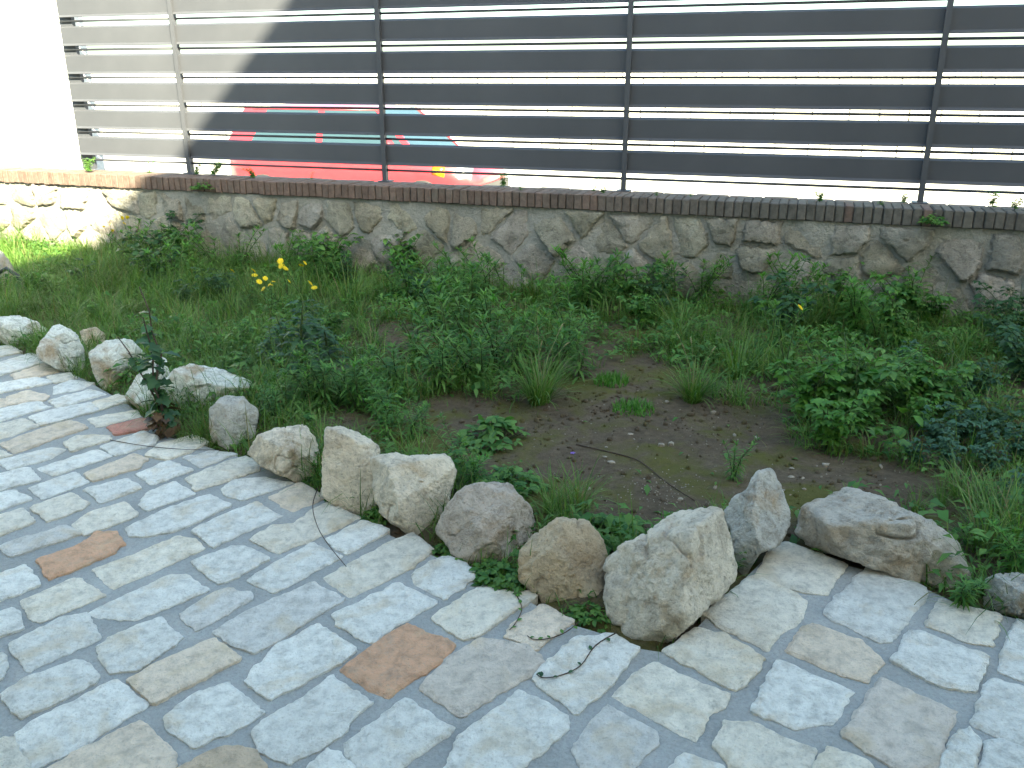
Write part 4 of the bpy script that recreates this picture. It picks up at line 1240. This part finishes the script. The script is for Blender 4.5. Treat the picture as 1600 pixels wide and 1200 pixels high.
several([('bushy_blue', 1460, 700, .16), ('bushy_blue', 1500, 690, .15), ('bushy_blue', 1530, 710, .15), ('bushy_blue', 1480, 735, .13), ('bushy_dark', 1560, 690, .2), ('bushy_blue', 1545, 740, .13), ('bushy_blue', 1590, 720, .16), ('bushy_blue', 1430, 725, .12), ('bushy_dark', 1600, 600, .26), ('bushy_blue', 1420, 590, .16), ('bushy_dark', 1520, 630, .2), ('bushy_dark', 1575, 560, .26), ('bushy_blue', 1580, 780, .13)],
        'spreading over the soil past the bushy weeds', 'weed', 'dark bluish weeds')
several([('tuft_plain', 1520, 800, .2), ('tuft_plain', 1560, 830, .24), ('tuft_plain', 1500, 780, .18), ('tuft_plain', 1540, 860, .22), ('tuft_plain', 1590, 860, .24), ('whorl_light', 1570, 900, .14), ('whorl_light', 1595, 905, .16), ('tuft_plain', 1470, 790, .12), ('tuft_plain', 1430, 800, .12)],
        'behind the long low boulder', 'weed', 'green tufts behind the long low boulder')
for px, py in ((60, 470), (110, 480), (150, 500), (200, 470), (240, 500), (290, 480), (330, 520), (380, 540), (350, 470), (260, 450), (300, 440), (410, 560), (330, 560), (360, 590), (300, 540), (230, 540), (180, 530), (560, 500), (520, 530), (590, 550), (540, 480), (620, 480), (420, 450), (500, 450), (130, 450), (90, 440)):
    key = ('whorl', 'bushy', 'whorl_light', 'tuft_plain', 'whorl', 'bushy_dark', 'whorl_light', 'tuft_plain')[RNG.integers(8)]
    plant(key, bed_at(px, py), RNG.uniform(0.14, 0.27), KIND[key] + ' rising from the grass at the sunlit end of the bed', 'weed', 'weeds in the grassy end')
wk = ['whorl', 'bushy', 'whorl', 'tuft_plain', 'daisy_one', 'whorl', 'whorl_light']
for k in range(110):
    s_ = RNG.uniform(0.3, 8.3); n_ = WALL_N - 0.12 - abs(RNG.normal(0, 0.42))
    if n_ < 4.9: continue
    p = wpt(s_, n_, 0); p[2] = gh(p[0], p[1])
    key = wk[RNG.integers(len(wk))]
    if key == 'daisy_one': key = 'whorl_light' if RNG.random() < 0.5 else 'bushy_dark'
    hh_ = RNG.uniform(0.20, 0.46); bay = ('first', 'second', 'third', 'fourth', 'fifth')[min(4, sum(s_ > q for q in posts[1:]))]
    plant(key, p, hh_, ('tall ' if hh_ > 0.33 else 'short ') + KIND[key] + ' at wall foot below ' + bay + ' fence bay from sunlit end', 'weed', 'weeds along the foot of the wall')
for px, py, h in ((592, 806, .14), (578, 800, .1), (690, 868, .10), (712, 882, .10), (770, 905, .15), (800, 925, .14), (785, 915, .17), (925, 968, .12), (905, 962, .08), (480, 755, .08), (450, 745, .09), (520, 788, .08)):
    p = on_ground(px, py, 0.0); p = p + np.array([0, 0.03, -0.02])
    plant('creeper', p, h * 1.15, 'small lobed leaf weed squeezed between pavement edge and boulders', 'weed', 'weeds in the pavement edge', wide=1.0)
for px, py, h in ((98, 582, .2), (118, 592, .2), (140, 600, .16), (300, 690, .2), (318, 694, .2), (280, 690, .14), (60, 560, .16), (335, 700, .12), (165, 612, .12), (215, 640, .12), (20, 545, .14), (235, 655, .14)):
    p = on_ground(px, py, 0.0) + np.array([0, 0.04, -0.02])
    plant('tuft_plain', p, h, 'grass clump growing out of the gap along the pavement edge', 'grass tuft', 'grass clumps in the pavement edge', 'grass_tuft')
# weeds rooted in the coping under the fence
for s_, h in ((0.05, .10), (0.62, .10), (0.80, .13), (1.25, .09), (1.75, .06), (3.5, .10), (3.7, .07), (4.25, .10), (4.35, .06), (4.75, .06), (5.0, .05), (5.9, .08), (6.3, .09), (6.45, .07), (7.0, .10), (7.12, .09), (-0.5, .13)):
    p = wpt(s_, WALL_N + RNG.uniform(0.05, 0.24), CAP_TOP - 0.005)
    plant('bushy' if RNG.random() < 0.6 else 'whorl', p, h * 1.2, 'tiny weed rooted between the coping bricks under the fence', 'weed', 'tiny weeds on the coping')
for s_, h in ((0.85, .2), (6.62, .18)):
    p = wpt(s_, WALL_N - 0.055, CAP_TOP - 0.09)
    plant('creeper', p, h, 'tuft of weeds hanging over the front of the brick coping', 'weed', 'weeds hanging from the coping')

# ------------------------------------------------------------------ grass over the bed, one mass
bare = np.array([on_ground(*q)[:2] for q in ((650, 720), (625, 640), (690, 625), (800, 635), (930, 585), (1010, 560), (1130, 640), (1215, 640), (1240, 705), (1350, 722), (1470, 765), (1530, 800), (1490, 850), (1400, 800), (1330, 790), (1240, 830), (1130, 810), (950, 855), (830, 790), (720, 720))])
spot = np.array([on_ground(*q)[:2] for q in ((570, 520), (640, 505), (660, 540), (610, 560))])
def blades(name, base, L, W, lean, curl, mat, seg=4):
    n = len(L); az = RNG.uniform(0, 6.283, n)
    d = np.c_[np.cos(az), np.sin(az), np.zeros(n)]; sd = np.c_[-np.sin(az), np.cos(az), np.zeros(n)] * (W * 0.5)[:, None]
    p = base.copy(); a = lean.copy(); rows = [p - sd, p + sd]
    for i in range(1, seg + 1):
        p = p + (d * np.sin(a)[:, None] + np.c_[np.zeros((n, 2)), np.cos(a)]) * (L / seg)[:, None]
        a = a + curl / seg
        w = 1 - 0.9 * (i / seg) ** 1.5
        rows += [p - sd * w, p + sd * w]
    V = np.stack(rows, 1); m = V.shape[1]
    q = np.concatenate([np.array([[2 * i, 2 * i + 1, 2 * i + 3, 2 * i + 2]]) for i in range(seg)])
    Fq = (np.arange(n)[:, None, None] * m + q[None]).reshape(-1, 4)
    return fast_mesh(name, V.reshape(-1, 3), Fq, mat)
def scatter(N, s0, s1):
    gs = RNG.uniform(s0, s1, N); gn = RNG.uniform(1.2, WALL_N - 0.02, N)
    x = (gs - CAM_S) * WD[0] + gn * WN[0]; y = (gs - CAM_S) * WD[1] + gn * WN[1]
    return gs, gn, x, y
NB = 330000
gs, gn, gx_, gy_ = scatter(NB, -3.2, 9.0)
inp = inside(pav_poly, gx_, gy_); dp = edge_dist(pav_poly, gx_, gy_)
inb = inside(bare, gx_, gy_); db = edge_dist(bare, gx_, gy_); ins_ = inside(spot, gx_, gy_)
nz_ = fbm(np.c_[gx_ * 2.2, gy_ * 2.2, gx_ * 0], 3, 55)
left = np.clip((2.3 - (gs - (WALL_N - gn) * 0.80)) / 1.5, 0, 1)           # the thick grassy end
wallward = np.clip((gn - 4.6) / 1.0, 0, 1)
dens = 0.16 + 0.70 * left + 0.40 * wallward + 0.5 * nz_ + 0.9 * fbm(np.c_[gx_ * 7, gy_ * 7, gx_ * 0 + 2], 2, 61)
dens = np.where(inb, np.clip(0.03 - db * 0.3 + 0.05 * nz_, 0.001, 1), dens)
dens = np.where(ins_, 0.10, dens)
dens = np.where(inp | (dp < 0.02), 0, dens)
K = RNG.random(NB) < dens
nK = int(K.sum())
nz2 = fbm(np.c_[gx_[K] * 7, gy_[K] * 7, gx_[K] * 0 + 2], 2, 61)
LL = RNG.uniform(0.035, 0.14, nK) * (1 + 0.45 * left[K] + 0.4 * wallward[K]) * (1 + 0.5 * nz_[K]) * np.clip(1 + 1.5 * nz2, 0.3, 2.0) * np.where(inb[K], 0.5, 1)
me = blades('grass', np.c_[gx_[K], gy_[K], bed_height(gx_[K], gy_[K]) - 0.01], LL, RNG.uniform(0.0025, 0.0065, nK), RNG.uniform(0, 1.0, nK), RNG.uniform(0.2, 2.2, nK), M['grass'])
set_props(link('grass', me), 'thin green grass covering the garden bed', 'grass', kind='stuff')
# low broad-leaved ground cover
NC = 95000
gs, gn, gx_, gy_ = scatter(NC, -2.5, 9.0)
inb = inside(bare, gx_, gy_); inp = inside(pav_poly, gx_, gy_) | (edge_dist(pav_poly, gx_, gy_) < 0.02); ins_ = inside(spot, gx_, gy_)
nz_ = fbm(np.c_[gx_ * 2.6, gy_ * 2.6, gx_ * 0 + 4], 3, 77)
dens = np.where(inb, 0.006, np.where(ins_, 0.08, 0.42 + 1.2 * nz_ + 0.25 * np.clip((gs - 5.5) / 2, 0, 1) + 0.2 * np.clip((gn - 4.8), 0, 1)))
dens = np.where(inp, 0, dens)
K = RNG.random(NC) < dens; n = int(K.sum())
hgt = np.clip(0.5 + 1.3 * nz_[K], 0.15, 1.3) * np.where(inb[K], 0.1, 1)
B = np.c_[gx_[K], gy_[K], bed_height(gx_[K], gy_[K]) + RNG.uniform(0.0, 0.13, n) * hgt]
L = RNG.uniform(0.025, 0.075, n); az = RNG.uniform(0, 6.283, n); el = RNG.uniform(-0.3, 0.8, n)
D = np.c_[np.cos(az) * np.cos(el), np.sin(az) * np.cos(el), np.sin(el)]
S_ = np.c_[-np.sin(az), np.cos(az), RNG.normal(0, 0.35, n)] * (L * RNG.uniform(0.10, 0.26, n))[:, None]
Lc = L[:, None]
V = np.stack([B, B + D * Lc * 0.45 - S_ + [0, 0, 0.004], B + D * Lc * 0.5, B + D * Lc * 0.45 + S_ + [0, 0, 0.004], B + D * Lc - np.c_[np.zeros((n, 2)), L * 0.22]], 1)
q = np.array([[0, 2, 1], [0, 3, 2], [1, 2, 4], [2, 3, 4]])
me = fast_mesh('ground_cover', V.reshape(-1, 3), (np.arange(n)[:, None, None] * 5 + q[None]).reshape(-1, 3), M['weed'])
set_props(link('ground_cover', me), 'low leafy ground cover spread through the bed', 'ground cover', kind='stuff')
# pebbles and chips on the soil
pb = MB(); iv, iff = ico(1)
for i in range(480):
    c = bare.mean(0) + RNG.normal(0, 1, 2) * np.array([0.9, 0.55])
    if not inside(bare, np.array([c[0]]), np.array([c[1]]))[0] and RNG.random() < 0.7: continue
    if inside(pav_poly, np.array([c[0]]), np.array([c[1]]))[0]: continue
    r_ = RNG.uniform(0.0016, 0.005) if RNG.random() < 0.93 else RNG.uniform(0.006, 0.016)
    q = iv * RNG.uniform(0.5, 1.2, 3) * r_ * (1 + 0.2 * RNG.normal(size=(len(iv), 1)))
    pb.add(q + [c[0], c[1], gh(c[0], c[1]) + r_ * 0.2], iff)
for (px, py), n_p in (((1035, 775), 140),):
    cc = on_ground(px, py)
    for i in range(n_p):
        c = cc[:2] + RNG.normal(0, 1, 2) * np.array([0.09, 0.10]); r_ = RNG.uniform(0.0015, 0.004)
        pb.add(iv * r_ + [c[0], c[1], gh(c[0], c[1]) + r_ * 0.3], iff)
M['chips'] = simple_noise_mat('stone_chips', (0.18, 0.15, 0.115), (0.36, 0.32, 0.26), 40, 0.2)
set_props(link('pebbles', pb.data('pebbles', M['chips'], False)), 'pale pebbles and chips scattered over the bare soil', 'pebbles', kind='stuff')

NCL = 5200
cx_ = np.c_[RNG.uniform(bare[:, 0].min() - 0.3, bare[:, 0].max() + 0.3, NCL), RNG.uniform(bare[:, 1].min() - 0.3, bare[:, 1].max() + 0.3, NCL)]
ok = (~inside(pav_poly, cx_[:, 0], cx_[:, 1])) & (edge_dist(pav_poly, cx_[:, 0], cx_[:, 1]) > 0.04) & (RNG.random(NCL) < np.clip(0.5 + 1.4 * fbm(np.c_[cx_ * 3, cx_[:, :1] * 0], 3, 91), 0.1, 1))
cx_ = cx_[ok]; ncl = len(cx_)
rr_ = 0.0035 + 0.013 * RNG.random(ncl) ** 3.5
cv = iv[None] * rr_[:, None, None] * RNG.uniform(0.6, 1.25, (ncl, 1, 3)) * (1 + 0.22 * RNG.normal(size=(ncl, len(iv), 1)))
cv = cv + np.c_[cx_, bed_height(cx_[:, 0], cx_[:, 1]) + rr_ * 0.25][:, None, :]
cf = (np.arange(ncl)[:, None, None] * len(iv) + np.array(iff)[None]).reshape(-1, 3)
set_props(link('soil_clods', fast_mesh('soil_clods', cv.reshape(-1, 3), cf, M['soil'])), 'small crumbs and clods of soil over the bare patch', 'soil', kind='stuff')
# ------------------------------------------------------------------ small things
def wire(name, px, rad, mat, label, cat, z=0.012, bed=False, leaves=None, lift=0.0):
    pts = []
    for i, (x, y) in enumerate(px):
        p = on_ground(x, y, z)
        if bed: p[2] = gh(p[0], p[1]) + rad
        else: p[2] = z + rad + lift * math.sin(math.pi * i / (len(px) - 1))
        pts.append(p)
    fine = []
    for i in range(len(pts) - 1):
        p0, p1, p2, p3 = pts[max(i - 1, 0)], pts[i], pts[i + 1], pts[min(i + 2, len(pts) - 1)]
        for t in (0, 0.25, 0.5, 0.75):
            fine.append(0.5 * ((2 * p1) + (-p0 + p2) * t + (2 * p0 - 5 * p1 + 4 * p2 - p3) * t * t + (-p0 + 3 * p1 - 3 * p2 + p3) * t ** 3))
    fine.append(pts[-1])
    org = np.array([fine[0][0], fine[0][1], 0.0])
    m = MB(); m.tube([q - org for q in fine], np.linspace(rad, rad * 0.6, len(fine)), 6)
    if leaves:
        root = set_props(empty(name, org), label, cat)
        link('stem', m.data('stem', mat), root)
        r = np.random.default_rng(5)
        for q in fine[2::3]:
            lm = MB(); L = r.uniform(0.014, 0.026)
            lm.leaf(q - org, rdir(r.uniform(0, 6.28), 0.5), UP + 0.01, L, L * 0.6, 0.5, 4, 0.45, 0.2)
            link('leaf', lm.data('leaf', leaves), root)
        return root
    return set_props(link(name, m.data(name, mat), None, org), label, cat)
wire('twig', [(497, 762), (489, 795), (497, 830), (515, 858), (541, 886)], 0.0022, M['twig'], 'thin brown bent twig lying across the pavement below the upright boulder', 'twig', lift=0.015)
wire('twig', [(172, 688), (230, 700), (290, 706), (345, 706), (365, 703)], 0.0020, M['twig'], 'long thin twig on the pavement near the thorny plant', 'twig', lift=0.01)
wire('vine', [(962, 990), (930, 1010), (908, 1040), (880, 1055), (850, 1060), (838, 1054)], 0.0022, M['twig'], 'thin vine with tiny leaves trailing over a white paving stone', 'vine', leaves=M['weed_dark'])
wire('vine', [(905, 972), (885, 988), (860, 998), (835, 1000), (824, 994)], 0.0020, M['twig'], 'thin vine curling over a tan paving stone beside the block shaped boulder', 'vine', leaves=M['weed'])
wire('vine', [(800, 920), (812, 940), (815, 955), (805, 975), (796, 985)], 0.0020, M['twig'], 'short vine hanging from the edge weeds onto the pavement', 'vine', leaves=M['weed_light'])
wire('root', [(900, 700), (960, 712), (1000, 725), (1040, 755), (1085, 785)], 0.0032, M['twig'], 'thin dark root lying across the bare soil', 'root', bed=True)
b0 = on_ground(45, 464)
hm = MB(); hm.tube([np.array([-0.36, 0.15, 0.02]), np.array([-0.27, 0.12, 0.13]), np.array([-0.17, 0.08, 0.175]), np.array([-0.07, 0.03, 0.12]), np.array([-0.01, 0, 0.04]), np.array([0.01, 0, -0.04])], 0.017, 10)
set_props(link('garden_hose', hm.data('garden_hose', M['hose']), None, (b0[0], b0[1], gh(b0[0], b0[1]))), 'black hose arching out of the grass beside the grey boulder', 'hose')
def dry(px, py, s, label):
    p = on_ground(px, py, 0.012); m = MB(); r = np.random.default_rng(int(px))
    for k in range(3):
        m.leaf((0, 0, 0.012), rdir(r.uniform(0, 6.28), 0.4), UP + r.normal(0, 0.3, 3), s, s * 0.6, -1.4, 6, 0.5, 0.5, 0.25)
    set_props(link('dry_leaf', m.data('dry_leaf', M['dry_leaf']), None, p), label, 'dry leaf', 'withered leaves on the pavement')
for px, py, s in ((262, 688, .07), (258, 676, .06), (275, 682, .06), (250, 684, .045)):
    dry(px, py, s, 'curled brown withered leaf lying at the foot of the thorny plant')
pt = MB(); r = np.random.default_rng(3)
for k in range(5): pt.leaf((0, 0, 0.004), rdir(k * 1.25, 0.3), UP + 0.01, 0.014, 0.01, 0.4, 3, 0.5, 0.1)
p = bed_at(895, 711)
set_props(link('fallen_flower', pt.data('fallen_flower', M['violet']), None, p), 'tiny fallen violet flower on the bare soil', 'flower')
for i, (px, py, s) in enumerate(((955, 723, .024), (985, 682, .016), (945, 716, .013), (1236, 743, .018), (1255, 745, .014), (1238, 729, .013))):
    p = bed_at(px, py); q = iv * RNG.uniform(0.6, 1.1, (len(iv), 1)) * np.array([1.0, 0.7, 0.35]) * s
    o = link('stone_chip', mesh_data('stone_chip', q, iff, M['chips'], False), None, p + np.array([0, 0, 0.004]))
    set_props(o, 'small white stone chip lying on the bare soil', 'stone chip', 'white stone chips on the soil')
